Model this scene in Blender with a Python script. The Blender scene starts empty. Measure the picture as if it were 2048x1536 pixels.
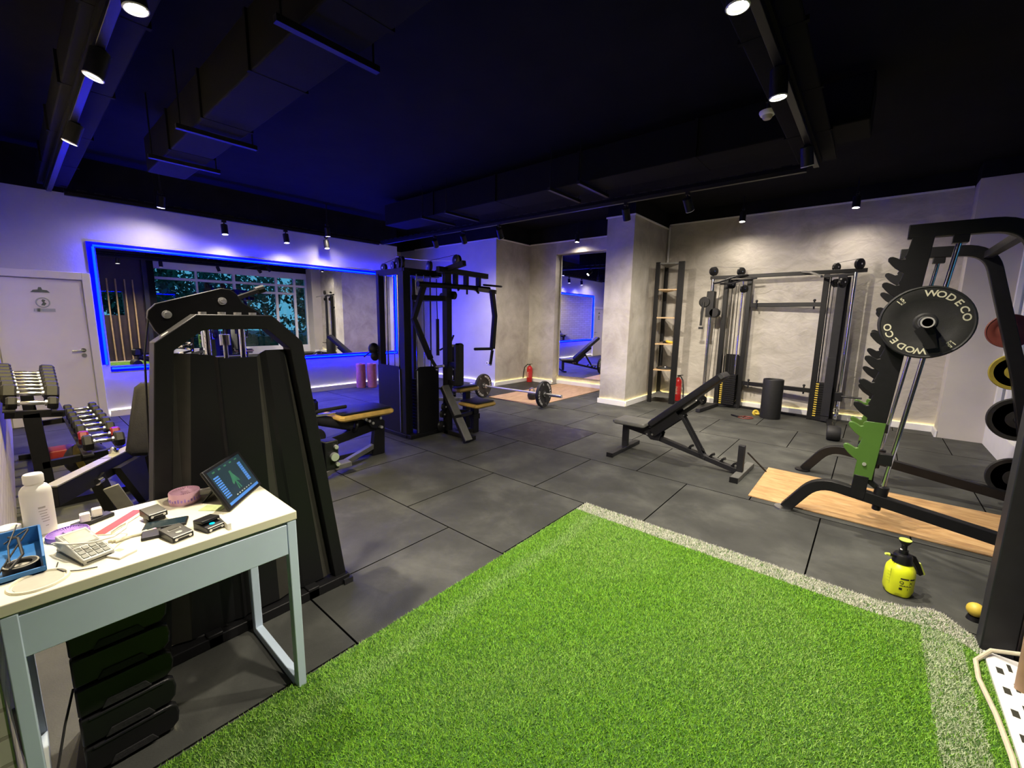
import bpy, math, random
import numpy as np
from mathutils import Vector, Matrix

random.seed(7)
PI = math.pi
S = bpy.context.scene
COL = S.collection

# ------------------------------------------------------------------ camera
H = 1.48
yaw, pit, rol = math.radians(40.195), math.radians(8.889), math.radians(0.95)
fwd = Vector((-math.sin(yaw)*math.cos(pit), math.cos(yaw)*math.cos(pit), -math.sin(pit)))
rt = Vector((math.cos(yaw), math.sin(yaw), 0))
up = rt.cross(fwd)
r_ = rt*math.cos(rol) + up*math.sin(rol)
u_ = -rt*math.sin(rol) + up*math.cos(rol)
cam = bpy.data.cameras.new('camera')
cam.sensor_width = 36.0
cam.lens = 36.0*846.0/2048.0
cam.clip_start = 0.02
camo = bpy.data.objects.new('camera', cam)
COL.objects.link(camo)
camo.matrix_world = Matrix(((r_.x, u_.x, -fwd.x, 0), (r_.y, u_.y, -fwd.y, 0), (r_.z, u_.z, -fwd.z, H), (0, 0, 0, 1)))
S.camera = camo

# ------------------------------------------------------------------ world (dusk sky) and exposure
w = bpy.data.worlds.new('dusk_sky'); S.world = w
w.use_nodes = True
nt = w.node_tree
for n in list(nt.nodes): nt.nodes.remove(n)
wo = nt.nodes.new('ShaderNodeOutputWorld'); bg = nt.nodes.new('ShaderNodeBackground')
tc = nt.nodes.new('ShaderNodeTexCoord'); sx = nt.nodes.new('ShaderNodeSeparateXYZ'); cr = nt.nodes.new('ShaderNodeValToRGB')
cr.color_ramp.elements[0].position = 0.0; cr.color_ramp.elements[0].color = (0.10, 0.34, 0.50, 1)
cr.color_ramp.elements[1].position = 0.6; cr.color_ramp.elements[1].color = (0.02, 0.19, 0.48, 1)
nt.links.new(tc.outputs['Generated'], sx.inputs[0]); nt.links.new(sx.outputs['Z'], cr.inputs[0])
nt.links.new(cr.outputs[0], bg.inputs[0]); bg.inputs[1].default_value = 1.15
nt.links.new(bg.outputs[0], wo.inputs[0])
S.view_settings.view_transform = 'Standard'
try: S.view_settings.look = 'None'
except Exception: pass
S.view_settings.gamma = 1.0
S.view_settings.use_curve_mapping = False
S.view_settings.exposure = 0.4
SPOT_W = 1.0      # global multiplier for the track spotlights

# ------------------------------------------------------------------ materials
MATS = {}
def newmat(name):
    m = bpy.data.materials.new(name); m.use_nodes = True
    MATS[name] = m
    return m, m.node_tree, m.node_tree.nodes['Principled BSDF']
def pm(name, col, rough=0.5, metal=0.0, emit=None, es=0.0, noise=0.0, nscale=20.0, bump=0.0, bscale=80.0, spec=0.5, trans=0.0, alpha=1.0):
    m, t, b = newmat(name)
    b.inputs['Base Color'].default_value = (*col, 1)
    b.inputs['Roughness'].default_value = rough
    b.inputs['Metallic'].default_value = metal
    b.inputs['Specular IOR Level'].default_value = spec
    b.inputs['Transmission Weight'].default_value = trans
    b.inputs['Alpha'].default_value = alpha
    if emit:
        b.inputs['Emission Color'].default_value = (*emit, 1); b.inputs['Emission Strength'].default_value = es
    if noise > 0 or bump > 0:
        tcn = t.nodes.new('ShaderNodeTexCoord')
    if noise > 0:
        nz = t.nodes.new('ShaderNodeTexNoise'); nz.inputs['Scale'].default_value = nscale; nz.inputs['Detail'].default_value = 6
        rp = t.nodes.new('ShaderNodeValToRGB')
        rp.color_ramp.elements[0].position = 0.3; rp.color_ramp.elements[1].position = 0.7
        rp.color_ramp.elements[0].color = (*[max(0, c*(1-noise)) for c in col], 1)
        rp.color_ramp.elements[1].color = (*[min(1, c*(1+noise)) for c in col], 1)
        t.links.new(tcn.outputs['Object'], nz.inputs['Vector']); t.links.new(nz.outputs['Fac'], rp.inputs[0]); t.links.new(rp.outputs[0], b.inputs['Base Color'])
    if bump > 0:
        n2 = t.nodes.new('ShaderNodeTexNoise'); n2.inputs['Scale'].default_value = bscale; n2.inputs['Detail'].default_value = 4
        bp = t.nodes.new('ShaderNodeBump'); bp.inputs['Strength'].default_value = bump; bp.inputs['Distance'].default_value = 0.01
        t.links.new(tcn.outputs['Object'], n2.inputs['Vector']); t.links.new(n2.outputs['Fac'], bp.inputs['Height']); t.links.new(bp.outputs[0], b.inputs['Normal'])
    return m

pm('black_paint', (0.008, 0.008, 0.009), 0.45, noise=0.15, nscale=30, bump=0.05, bscale=300, spec=0.28)
pm('dark_sheet', (0.009, 0.009, 0.010), 0.42, noise=0.1, nscale=5, bump=0.04, bscale=250, spec=0.28)
pm('grey_paint', (0.018, 0.018, 0.021), 0.45, noise=0.15, nscale=12, spec=0.3)
pm('black_plastic', (0.008, 0.008, 0.009), 0.40, spec=0.35, bump=0.03, bscale=200)
pm('black_rubber', (0.012, 0.012, 0.012), 0.62, noise=0.2, nscale=40, bump=0.1, bscale=200)
pm('vinyl', (0.010, 0.010, 0.011), 0.48, spec=0.35, noise=0.2, nscale=15, bump=0.12, bscale=120)
pm('vinyl_grey', (0.13, 0.13, 0.12), 0.5, noise=0.12, nscale=15, bump=0.08, bscale=120)
pm('fabric_black', (0.010, 0.010, 0.011), 0.85, noise=0.25, nscale=12, bump=0.35, bscale=60)
pm('tan_side', (0.62, 0.40, 0.10), 0.5, noise=0.12, nscale=20)
pm('chrome', (0.75, 0.75, 0.76), 0.15, 1.0)
pm('steel', (0.55, 0.55, 0.56), 0.30, 1.0, noise=0.1, nscale=40)
pm('white_paint', (0.78, 0.77, 0.75), 0.45, noise=0.03, nscale=6)
pm('door_white', (0.72, 0.70, 0.66), 0.40, noise=0.03, nscale=3)
pm('desk_white', (0.78, 0.74, 0.56), 0.38, noise=0.02, nscale=4)
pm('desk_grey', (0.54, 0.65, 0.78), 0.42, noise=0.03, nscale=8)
pm('white_plastic', (0.80, 0.78, 0.72), 0.42, noise=0.02, nscale=5)
pm('grommet', (0.42, 0.40, 0.33), 0.6, noise=0.08, nscale=30)
pm('lime', (0.72, 0.80, 0.02), 0.38, noise=0.04, nscale=10)
pm('lime_light', (0.70, 0.82, 0.12), 0.4, noise=0.05, nscale=12)
pm('print_black', (0.03, 0.03, 0.02), 0.6, noise=0.1)
pm('print_olive', (0.35, 0.42, 0.02), 0.6, noise=0.1)
pm('red_paint', (0.45, 0.015, 0.015), 0.3, noise=0.06, nscale=10)
pm('red_dark', (0.16, 0.035, 0.025), 0.6, noise=0.15, nscale=20)
pm('red_print', (0.50, 0.03, 0.03), 0.5, noise=0.1, nscale=20)
pm('yellow_rubber', (0.30, 0.24, 0.03), 0.6, noise=0.12, nscale=20)
pm('yellow_paint', (0.65, 0.48, 0.06), 0.5, noise=0.1, nscale=20)
pm('letter_cream', (0.60, 0.58, 0.42), 0.55, noise=0.08, nscale=60)
pm('letter_white', (0.75, 0.75, 0.75), 0.55, noise=0.05, nscale=60)
pm('green_paint', (0.070, 0.155, 0.026), 0.38, noise=0.06, nscale=10)
pm('pink_foam', (0.48, 0.16, 0.20), 0.8, noise=0.12, nscale=20, bump=0.2, bscale=60)
pm('pink_plastic', (0.72, 0.42, 0.55), 0.45, noise=0.03)
pm('lilac_plastic', (0.52, 0.33, 0.72), 0.45, noise=0.04)
pm('purple_plastic', (0.36, 0.20, 0.62), 0.45, noise=0.05)
pm('blue_plastic', (0.03, 0.16, 0.42), 0.35, noise=0.08, nscale=10)
pm('led_blue_dot', (0.0, 0.05, 0.08), 0.4, emit=(0.0, 0.45, 0.75), es=2.0, noise=0.05)
pm('pale_wood', (0.52, 0.36, 0.20), 0.6, noise=0.18, nscale=14)
pm('pole_wood', (0.34, 0.22, 0.12), 0.6, noise=0.22, nscale=9)
pm('brown_board', (0.022, 0.011, 0.008), 0.55, noise=0.3, nscale=7)
pm('duct', (0.004, 0.004, 0.005), 0.85, spec=0.12, noise=0.25, nscale=4, bump=0.08, bscale=40)
pm('ceiling_black', (0.006, 0.006, 0.007), 0.95, spec=0.1, noise=0.25, nscale=2.5, bump=0.25, bscale=9)
pm('band_black', (0.010, 0.010, 0.011), 0.9, spec=0.1, noise=0.3, nscale=4, bump=0.2, bscale=14)
pm('mirror', (0.88, 0.90, 0.90), 0.0, 1.0)
pm('glass', (0.9, 0.95, 0.97), 0.0, 0.0, trans=1.0, spec=0.5); MATS['glass'].node_tree.nodes['Principled BSDF'].inputs['IOR'].default_value = 1.25
pm('neon_blue', (0.0, 0.0, 0.2), 0.4, emit=(0.0, 0.0011, 1.0), es=110.0, noise=0.02)
pm('pale_steel', (0.34, 0.33, 0.26), 0.45, 0.3, noise=0.08)
pm('neon_glow_band', (0.003, 0.005, 0.55), 0.6, noise=0.05, spec=0.1)  # deep blue colour imitating the neon's glow on the wall
pm('wall_beige', (0.50, 0.47, 0.43), 0.75, noise=0.06, nscale=2, bump=0.06, bscale=30)
pm('red_dumbbell', (0.20, 0.012, 0.012), 0.45, noise=0.08)
pm('lit_facet_grey', (0.040, 0.038, 0.032), 0.45, noise=0.1, spec=0.4)
pm('zinc', (0.75, 0.74, 0.72), 0.42, 0.75, noise=0.05)
pm('cove_white', (0.5, 0.5, 0.5), 0.5, emit=(1.0, 0.93, 0.84), es=22.0, noise=0.02)
pm('cove_warm', (0.5, 0.5, 0.5), 0.5, emit=(1.0, 0.80, 0.30), es=16.0, noise=0.02)
pm('lens', (0.9, 0.9, 0.9), 0.3, emit=(1.0, 0.92, 0.78), es=45.0, noise=0.02)
pm('screen_dark', (0.006, 0.010, 0.012), 0.2, emit=(0.02, 0.05, 0.06), es=0.5, noise=0.1)
pm('screen_blue', (0.02, 0.1, 0.3), 0.3, emit=(0.12, 0.30, 0.75), es=0.45, noise=0.1, nscale=60)
pm('screen_green', (0.02, 0.1, 0.05), 0.3, emit=(0.05, 0.20, 0.12), es=0.25, noise=0.3, nscale=60)
pm('lcd', (0.30, 0.32, 0.27), 0.25, noise=0.1, nscale=40)
pm('terminal_grey', (0.42, 0.42, 0.38), 0.4, noise=0.05)
pm('key_grey', (0.16, 0.17, 0.14), 0.5, noise=0.1)
pm('sign_dark', (0.10, 0.13, 0.10), 0.5, noise=0.2, nscale=30)
pm('sign_mid', (0.38, 0.42, 0.38), 0.4, noise=0.1, nscale=30)
pm('card_green', (0.50, 0.60, 0.25), 0.6, noise=0.1, nscale=30)
pm('paper', (0.72, 0.68, 0.50), 0.7, noise=0.05)
pm('cable_white', (0.72, 0.70, 0.62), 0.5, noise=0.05)
pm('cable_black', (0.015, 0.015, 0.015), 0.5, noise=0.1)
pm('cord_cream', (0.55, 0.50, 0.36), 0.6, noise=0.1, nscale=30)
pm('bark', (0.05, 0.04, 0.03), 0.9, noise=0.3, nscale=12, bump=0.4, bscale=30)
pm('leaf_dark', (0.03, 0.12, 0.05), 0.7, noise=0.4, nscale=3)
pm('leaf_teal', (0.04, 0.16, 0.10), 0.7, noise=0.4, nscale=3)
pm('asphalt', (0.08, 0.09, 0.09), 0.9, noise=0.3, nscale=5)
pm('house_wall', (0.35, 0.38, 0.40), 0.8, noise=0.1, nscale=2)

def rampmat(name, stops, rough, scale, detail=8, bump=0.3, bscale=10, bdist=0.02, stretch=(1, 1, 1), rough2=None, fine=0.0, distort=0.0, world=False):
    m, t, b = newmat(name)
    tcn = t.nodes.new('ShaderNodeTexCoord'); mp = t.nodes.new('ShaderNodeMapping'); mp.inputs['Scale'].default_value = stretch
    if world:
        gm = t.nodes.new('ShaderNodeNewGeometry'); t.links.new(gm.outputs['Position'], mp.inputs['Vector'])
    else: t.links.new(tcn.outputs['Object'], mp.inputs['Vector'])
    nz = t.nodes.new('ShaderNodeTexNoise'); nz.inputs['Scale'].default_value = scale; nz.inputs['Detail'].default_value = detail; nz.inputs['Roughness'].default_value = 0.62; nz.inputs['Distortion'].default_value = distort
    rp = t.nodes.new('ShaderNodeValToRGB')
    while len(rp.color_ramp.elements) < len(stops): rp.color_ramp.elements.new(0.5)
    for e, (p, c) in zip(rp.color_ramp.elements, stops): e.position = p; e.color = (*c, 1)
    t.links.new(mp.outputs[0], nz.inputs['Vector']); t.links.new(nz.outputs['Fac'], rp.inputs[0]); t.links.new(rp.outputs[0], b.inputs['Base Color'])
    b.inputs['Roughness'].default_value = rough
    if bump:
        n2 = t.nodes.new('ShaderNodeTexNoise'); n2.inputs['Scale'].default_value = bscale; n2.inputs['Detail'].default_value = 5; n2.inputs['Distortion'].default_value = distort
        t.links.new(mp.outputs[0], n2.inputs['Vector'])
        bp = t.nodes.new('ShaderNodeBump'); bp.inputs['Strength'].default_value = bump; bp.inputs['Distance'].default_value = bdist
        t.links.new(n2.outputs['Fac'], bp.inputs['Height']); t.links.new(bp.outputs[0], b.inputs['Normal'])
    return m
rampmat('wall_smooth', [(0.3, (0.50, 0.49, 0.50)), (0.7, (0.57, 0.56, 0.56))], 0.75, 2.0, bump=0.08, bscale=30)
rampmat('plaster', [(0.28, (0.30, 0.275, 0.24)), (0.5, (0.42, 0.395, 0.35)), (0.72, (0.53, 0.505, 0.46))], 0.7, 2.2, bump=0.25, bscale=14, bdist=0.02, distort=0.4)
rampmat('plaster_rough', [(0.28, (0.33, 0.305, 0.265)), (0.5, (0.46, 0.43, 0.385)), (0.72, (0.58, 0.55, 0.50))], 0.65, 1.6, bump=0.28, bscale=5.0, bdist=0.05, stretch=(1, 1, 1.4), distort=1.2)
rampmat('rubber_tile', [(0.25, (0.022, 0.0228, 0.0205)), (0.5, (0.046, 0.0475, 0.0425)), (0.75, (0.098, 0.100, 0.088))], 0.66, 2.3, detail=15, bump=0.18, bscale=160, bdist=0.004, distort=0.25, world=True)
pm('tile_gap_shade', (0.006, 0.006, 0.006), 0.95, noise=0.2, spec=0.05)  # shadow in the tile joints, painted near-black on the tile sides
rampmat('rubber_tile_dark', [(0.3, (0.013, 0.012, 0.011)), (0.5, (0.026, 0.024, 0.022)), (0.72, (0.070, 0.066, 0.060))], 0.6, 5.0, detail=12, bump=0.2, bscale=160, bdist=0.004, distort=1.0, world=True)
rampmat('osb', [(0.25, (0.36, 0.19, 0.075)), (0.5, (0.55, 0.33, 0.14)), (0.75, (0.70, 0.47, 0.23))], 0.6, 9.0, detail=10, bump=0.15, bscale=40, bdist=0.004, stretch=(0.6, 2.2, 1), distort=0.8)
rampmat('plywood', [(0.25, (0.36, 0.22, 0.13)), (0.5, (0.52, 0.33, 0.20)), (0.75, (0.64, 0.43, 0.28))], 0.6, 7.0, detail=10, bump=0.1, bscale=40, bdist=0.003, stretch=(2.0, 0.6, 1), distort=0.6)
rampmat('hedge', [(0.3, (0.02, 0.07, 0.04)), (0.7, (0.05, 0.18, 0.10))], 0.8, 6.0, bump=0.6, bscale=12)

# white painted brick
m, t, b = newmat('brick_white')
tcn = t.nodes.new('ShaderNodeTexCoord'); mp = t.nodes.new('ShaderNodeMapping'); mp.inputs['Rotation'].default_value = (PI/2, 0, 0)
bk = t.nodes.new('ShaderNodeTexBrick'); bk.inputs['Scale'].default_value = 1.0; bk.inputs['Brick Width'].default_value = 0.24; bk.inputs['Row Height'].default_value = 0.08; bk.inputs['Mortar Size'].default_value = 0.006
bk.inputs['Color1'].default_value = (0.62, 0.58, 0.50, 1); bk.inputs['Color2'].default_value = (0.55, 0.50, 0.42, 1); bk.inputs['Mortar'].default_value = (0.40, 0.36, 0.30, 1)
bp = t.nodes.new('ShaderNodeBump'); bp.inputs['Strength'].default_value = 0.6; bp.inputs['Distance'].default_value = 0.01; bp.invert = True
t.links.new(tcn.outputs['Object'], mp.inputs['Vector']); t.links.new(mp.outputs[0], bk.inputs['Vector']); t.links.new(bk.outputs['Color'], b.inputs['Base Color']); t.links.new(bk.outputs['Fac'], bp.inputs['Height']); t.links.new(bp.outputs[0], b.inputs['Normal'])
b.inputs['Roughness'].default_value = 0.7

# turf blade: colour is a per-blade attribute
m, t, b = newmat('turf_blade')
at = t.nodes.new('ShaderNodeAttribute'); at.attribute_name = 'blade_colour'
t.links.new(at.outputs['Color'], b.inputs['Base Color']); b.inputs['Roughness'].default_value = 0.55
rampmat('turf_base', [(0.3, (0.025, 0.075, 0.008)), (0.7, (0.05, 0.13, 0.015))], 0.9, 40.0, bump=0.4, bscale=120)

# ------------------------------------------------------------------ mesh builder
V = Vector
def basis(d):
    d = V(d).normalized()
    a = V((0, 0, 1)) if abs(d.z) < 0.9 else V((1, 0, 0))
    u = d.cross(a).normalized(); v = d.cross(u).normalized()
    return d, u, v
class MB:
    def __init__(s): s.v = []; s.f = []
    def add(s, vs, fs):
        o = len(s.v); s.v += [tuple(x) for x in vs]; s.f += [tuple(i+o for i in f) for f in fs]; return s
    def box(s, x0, x1, y0, y1, z0, z1):
        return s.add([(x0,y0,z0),(x1,y0,z0),(x1,y1,z0),(x0,y1,z0),(x0,y0,z1),(x1,y0,z1),(x1,y1,z1),(x0,y1,z1)],
                     [(0,3,2,1),(4,5,6,7),(0,1,5,4),(1,2,6,5),(2,3,7,6),(3,0,4,7)])
    def bar(s, p, q, wd, ht, upv=(0,0,1)):
        p, q = V(p), V(q); d = (q-p).normalized(); u = V(upv)
        sd = d.cross(u)
        if sd.length < 1e-4: sd = d.cross(V((1,0,0)))
        sd.normalize(); u = sd.cross(d).normalized()
        a, c = sd*wd/2, u*ht/2
        vs = [p-a-c, p+a-c, p+a+c, p-a+c, q-a-c, q+a-c, q+a+c, q-a+c]
        return s.add(vs, [(0,1,2,3),(7,6,5,4),(0,4,5,1),(1,5,6,2),(2,6,7,3),(3,7,4,0)])
    def cyl(s, p, q, r, n=16, r2=None, caps=True):
        p, q = V(p), V(q); d, u, v = basis(q-p); r2 = r if r2 is None else r2
        vs = []
        for c, rr in ((p, r), (q, r2)):
            for i in range(n):
                a = 2*PI*i/n; vs.append(c+(u*math.cos(a)+v*math.sin(a))*rr)
        fs = [(i, (i+1)%n, n+(i+1)%n, n+i) for i in range(n)]
        if caps: fs += [tuple(range(n-1,-1,-1)), tuple(range(n, 2*n))]
        return s.add(vs, fs)
    def tube(s, pts, r, n=8):
        pts = [V(p) for p in pts]; N = len(pts); vs = []; pu = None
        for k, p in enumerate(pts):
            d = (pts[min(k+1,N-1)]-pts[max(k-1,0)]).normalized()
            if pu is None: _, u, v = basis(d)
            else:
                u = (pu-d*pu.dot(d)).normalized(); v = d.cross(u)
            pu = u
            for i in range(n):
                a = 2*PI*i/n; vs.append(p+(u*math.cos(a)+v*math.sin(a))*r)
        fs = [(k*n+i, k*n+(i+1)%n, (k+1)*n+(i+1)%n, (k+1)*n+i) for k in range(N-1) for i in range(n)]
        fs += [tuple(range(n-1,-1,-1)), tuple(range((N-1)*n, N*n))]
        return s.add(vs, fs)
    def sweep(s, pts, nrm, wd, ht, closed=False):
        """rectangular section swept along a planar path; nrm = plane normal (width wd along it)"""
        pts = [V(p) for p in pts]; nv = V(nrm).normalized(); N = len(pts); vs = []
        for k, p in enumerate(pts):
            a = pts[k-1] if (k > 0 or closed) else None; c = pts[(k+1)%N] if (k < N-1 or closed) else None
            d1 = (p-a).normalized() if a is not None else (c-p).normalized()
            d2 = (c-p).normalized() if c is not None else d1
            t_ = (d1+d2).normalized(); o = nv.cross(t_).normalized(); m_ = ht/2/max(0.3, t_.dot(d1))
            vs += [p-nv*wd/2-o*m_, p+nv*wd/2-o*m_, p+nv*wd/2+o*m_, p-nv*wd/2+o*m_]
        R = N if closed else N-1
        fs = []
        for k in range(R):
            a, c = 4*k, 4*((k+1)%N)
            fs += [(a+i, a+(i+1)%4, c+(i+1)%4, c+i) for i in range(4)]
        if not closed: fs += [(3,2,1,0), (4*N-4,4*N-3,4*N-2,4*N-1)]
        return s.add(vs, fs)
    def prism(s, poly, o, u, v, depth):
        """2D polygon in (u,v) from origin o, extruded by depth along u x v"""
        o, u, v = V(o), V(u), V(v); nn = u.cross(v).normalized()*depth; n = len(poly)
        vs = [o+u*a+v*c for a, c in poly] + [o+u*a+v*c+nn for a, c in poly]
        fs = [tuple(range(n-1,-1,-1)), tuple(range(n, 2*n))] + [(i, (i+1)%n, n+(i+1)%n, n+i) for i in range(n)]
        return s.add(vs, fs)
    def lathe(s, prof, c=(0,0,0), ax=(0,0,1), n=24, wob=None):
        c = V(c); d, u, v = basis(ax); vs = []; fs = []
        for r, h in prof:
            for i in range(n):
                a = 2*PI*i/n; rr = r*(wob(a, h) if wob else 1); vs.append(c+d*h+(u*math.cos(a)+v*math.sin(a))*rr)
        for k in range(len(prof)-1):
            fs += [(k*n+i, k*n+(i+1)%n, (k+1)*n+(i+1)%n, (k+1)*n+i) for i in range(n)]
        fs += [tuple(range(n-1,-1,-1)), tuple(range((len(prof)-1)*n, len(prof)*n))]
        return s.add(vs, fs)
    def sphere(s, c, r, n=16, m=10, sc=(1,1,1)):
        c = V(c); vs = [(c.x, c.y, c.z-r*sc[2])]; fs = []
        for j in range(1, m):
            th = PI*j/m
            for i in range(n):
                a = 2*PI*i/n; vs.append((c.x+r*sc[0]*math.sin(th)*math.cos(a), c.y+r*sc[1]*math.sin(th)*math.sin(a), c.z-r*sc[2]*math.cos(th)))
        vs.append((c.x, c.y, c.z+r*sc[2])); L = len(vs)-1
        fs += [(0, 1+(i+1)%n, 1+i) for i in range(n)]
        for j in range(m-2):
            fs += [(1+j*n+i, 1+j*n+(i+1)%n, 1+(j+1)*n+(i+1)%n, 1+(j+1)*n+i) for i in range(n)]
        b0 = 1+(m-2)*n
        fs += [(b0+i, b0+(i+1)%n, L) for i in range(n)]
        return s.add(vs, fs)
    def torus(s, c, ax, R, r, n=28, k=8, a0=0, a1=2*PI):
        c = V(c); d, u, v = basis(ax); vs = []; fs = []; full = abs(a1-a0-2*PI) < 1e-6
        N = n if full else n+1
        for i in range(N):
            a = a0+(a1-a0)*i/n; e = u*math.cos(a)+v*math.sin(a)
            for j in range(k):
                q = 2*PI*j/k; vs.append(c+e*(R+r*math.cos(q))+d*r*math.sin(q))
        for i in range(n):
            i2 = (i+1) % N
            fs += [(i*k+j, i2*k+j, i2*k+(j+1)%k, i*k+(j+1)%k) for j in range(k)]
        return s.add(vs, fs)
    def cushion(s, x0, x1, y0, y1, z0, z1, r=0.02):
        """rounded pad: chamfered box"""
        dx, dy = r, r
        vs = []
        for z, i in ((z0, r*0.6), (z0+r*0.6, 0), (z1-r*0.7, 0), (z1-r*0.2, r*0.35), (z1, r)):
            a0, a1, b0, b1 = x0+i, x1-i, y0+i, y1-i
            vs += [(a0+dx,b0,z),(a1-dx,b0,z),(a1,b0+dy,z),(a1,b1-dy,z),(a1-dx,b1,z),(a0+dx,b1,z),(a0,b1-dy,z),(a0,b0+dy,z)]
        fs = [tuple(range(7,-1,-1)), tuple(range(32,40))]
        for k in range(4): fs += [(k*8+i, k*8+(i+1)%8, (k+1)*8+(i+1)%8, (k+1)*8+i) for i in range(8)]
        return s.add(vs, fs)
    def xf(s, M):
        s.v = [tuple(M @ V(p)) for p in s.v]; return s

def worldloc(o):
    l = V((0, 0, 0))
    while o is not None: l += o.location; o = o.parent
    return l
def mesh_from(mb, name, off=V((0,0,0)), angle=35):
    me = bpy.data.meshes.new(name)
    me.from_pydata([(p[0]-off.x, p[1]-off.y, p[2]-off.z) for p in mb.v], [], mb.f)
    me.validate(clean_customdata=False)
    me.polygons.foreach_set('use_smooth', [True]*len(me.polygons))
    try: me.set_sharp_from_angle(angle=math.radians(angle))
    except Exception: pass
    me.update()
    return me
def obj(name, mb, mat, parent=None, bevel=0.0, angle=35):
    """mb in world coordinates (for rotated things: build at identity, rotate the root afterwards)"""
    if parent is not None:
        off = worldloc(parent); loc = V((0,0,0))
    else:
        a = np.array(mb.v); off = V(((a[:,0].min()+a[:,0].max())/2, (a[:,1].min()+a[:,1].max())/2, a[:,2].min())); loc = off
    me = mesh_from(mb, name, off, angle)
    me.materials.append(MATS[mat])
    o = bpy.data.objects.new(name, me); COL.objects.link(o); o.location = loc
    if parent is not None: o.parent = parent
    if bevel > 0:
        md = o.modifiers.new('bevel', 'BEVEL'); md.width = bevel; md.segments = 2; md.limit_method = 'ANGLE'; md.angle_limit = math.radians(40)
    return o
def tag(o, label=None, cat=None, group=None, kind=None):
    if label: o['label'] = label
    if cat: o['category'] = cat
    if group: o['group'] = group
    if kind: o['kind'] = kind
    return o
def thing(name, label, cat, loc=(0,0,0), group=None):
    o = bpy.data.objects.new(name, None); COL.objects.link(o); o.location = loc; o.empty_display_size = 0.05
    return tag(o, label, cat, group)
def struct(name, mb, mat, parent=None, bevel=0.0):
    o = obj(name, mb, mat, parent, bevel)
    if parent is None: o['kind'] = 'structure'
    return o
def copy_tree(o, parent=None):
    c = o.copy(); COL.objects.link(c); c.parent = parent
    for ch in list(o.children): copy_tree(ch, c)
    return c
_glyph = {}
def glyph(ch, offset=0.02):
    """2D triangles of one character (built-in font), centred horizontally, height 1 capital ~0.7"""
    if ch in _glyph: return _glyph[ch]
    cu = bpy.data.curves.new('glyph', 'FONT'); cu.body = ch; cu.offset = offset; cu.align_x = 'CENTER'; cu.resolution_u = 3; cu.extrude = 0.0
    o = bpy.data.objects.new('glyph', cu); COL.objects.link(o)
    dg = bpy.context.evaluated_depsgraph_get(); ev = o.evaluated_get(dg); me = ev.to_mesh()
    vs = [tuple(v.co) for v in me.vertices]; fs = [tuple(p.vertices) for p in me.polygons]
    wdt = (max(v[0] for v in vs)-min(v[0] for v in vs)) if vs else 0.3
    ev.to_mesh_clear(); bpy.data.objects.remove(o); bpy.data.curves.remove(cu)
    _glyph[ch] = (vs, fs, wdt); return _glyph[ch]
def text_line(mb, txt, o, u, v, size, sx=1.0, gap=0.12):
    """flat text starting at o along u"""
    o, u, v = V(o), V(u), V(v); x = 0
    for ch in txt:
        if ch == ' ': x += 0.35*sx; continue
        vs, fs, wdt = glyph(ch)
        x += wdt/2*sx
        mb.add([o+u*((x+p[0]*sx)*size)+v*(p[1]*size) for p in vs], fs)
        x += (wdt/2+gap)*sx
    return mb
def text_ring(mb, txt, c, nrm, u, R, size, a_mid, step, sx=1.1):
    """text around a circle; u = direction of angle 0, angles run clockwise when seen against nrm"""
    c, nrm, u = V(c), V(nrm), V(u); wv = u.cross(nrm)   # clockwise tangent
    n = len(txt)
    for k, ch in enumerate(txt):
        a = a_mid+(k-(n-1)/2)*step
        rad = u*math.cos(a)+wv*math.sin(a); tan = -u*math.sin(a)+wv*math.cos(a)
        vs, fs, wdt = glyph(ch)
        mb.add([c+rad*(R+(p[1]-0.35)*size)+tan*(p[0]*size*sx) for p in vs], fs)
    return mb

# thin window glass: transparent with a fresnel gloss
m, t, b = newmat('pane_glass')
t.nodes.remove(b); out = t.nodes['Material Output']
tr = t.nodes.new('ShaderNodeBsdfTransparent'); tr.inputs[0].default_value = (0.80, 0.90, 0.93, 1)
gl = t.nodes.new('ShaderNodeBsdfGlossy'); gl.inputs['Roughness'].default_value = 0.0
lw = t.nodes.new('ShaderNodeFresnel'); lw.inputs['IOR'].default_value = 1.5
mx = t.nodes.new('ShaderNodeMixShader'); t.links.new(lw.outputs[0], mx.inputs[0]); t.links.new(tr.outputs[0], mx.inputs[1]); t.links.new(gl.outputs[0], mx.inputs[2]); t.links.new(mx.outputs[0], out.inputs[0])

# ================================================================== STRUCTURE
CEIL = 3.45
fl = struct('floor', MB().box(-9.7, 1.4, -4.0, 8.4, -0.12, -0.022), 'rubber_tile_dark')
def tile_mesh(wd, dp, nm, mat):
    b = 0.0025; g = 0.0022; x0, x1, y0, y1 = g, wd-g, g, dp-g
    vs = [(x0,y0,-0.024),(x1,y0,-0.024),(x1,y1,-0.024),(x0,y1,-0.024),(x0,y0,-b),(x1,y0,-b),(x1,y1,-b),(x0,y1,-b),(x0+b,y0+b,0),(x1-b,y0+b,0),(x1-b,y1-b,0),(x0+b,y1-b,0)]
    fs = [(0,3,2,1),(8,9,10,11)]
    for k in (0, 4): fs += [(k+i, k+(i+1)%4, k+4+(i+1)%4, k+4+i) for i in range(4)]
    me = mesh_from(MB().add(vs, fs), nm, angle=20); me.materials.append(MATS[mat]); me.materials.append(MATS['tile_gap_shade'])
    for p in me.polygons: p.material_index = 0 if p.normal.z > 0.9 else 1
    return me
tm = tile_mesh(1, 1, 'tile', 'rubber_tile'); tmd = tile_mesh(1, 1, 'tile_dark', 'rubber_tile_dark')
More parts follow.
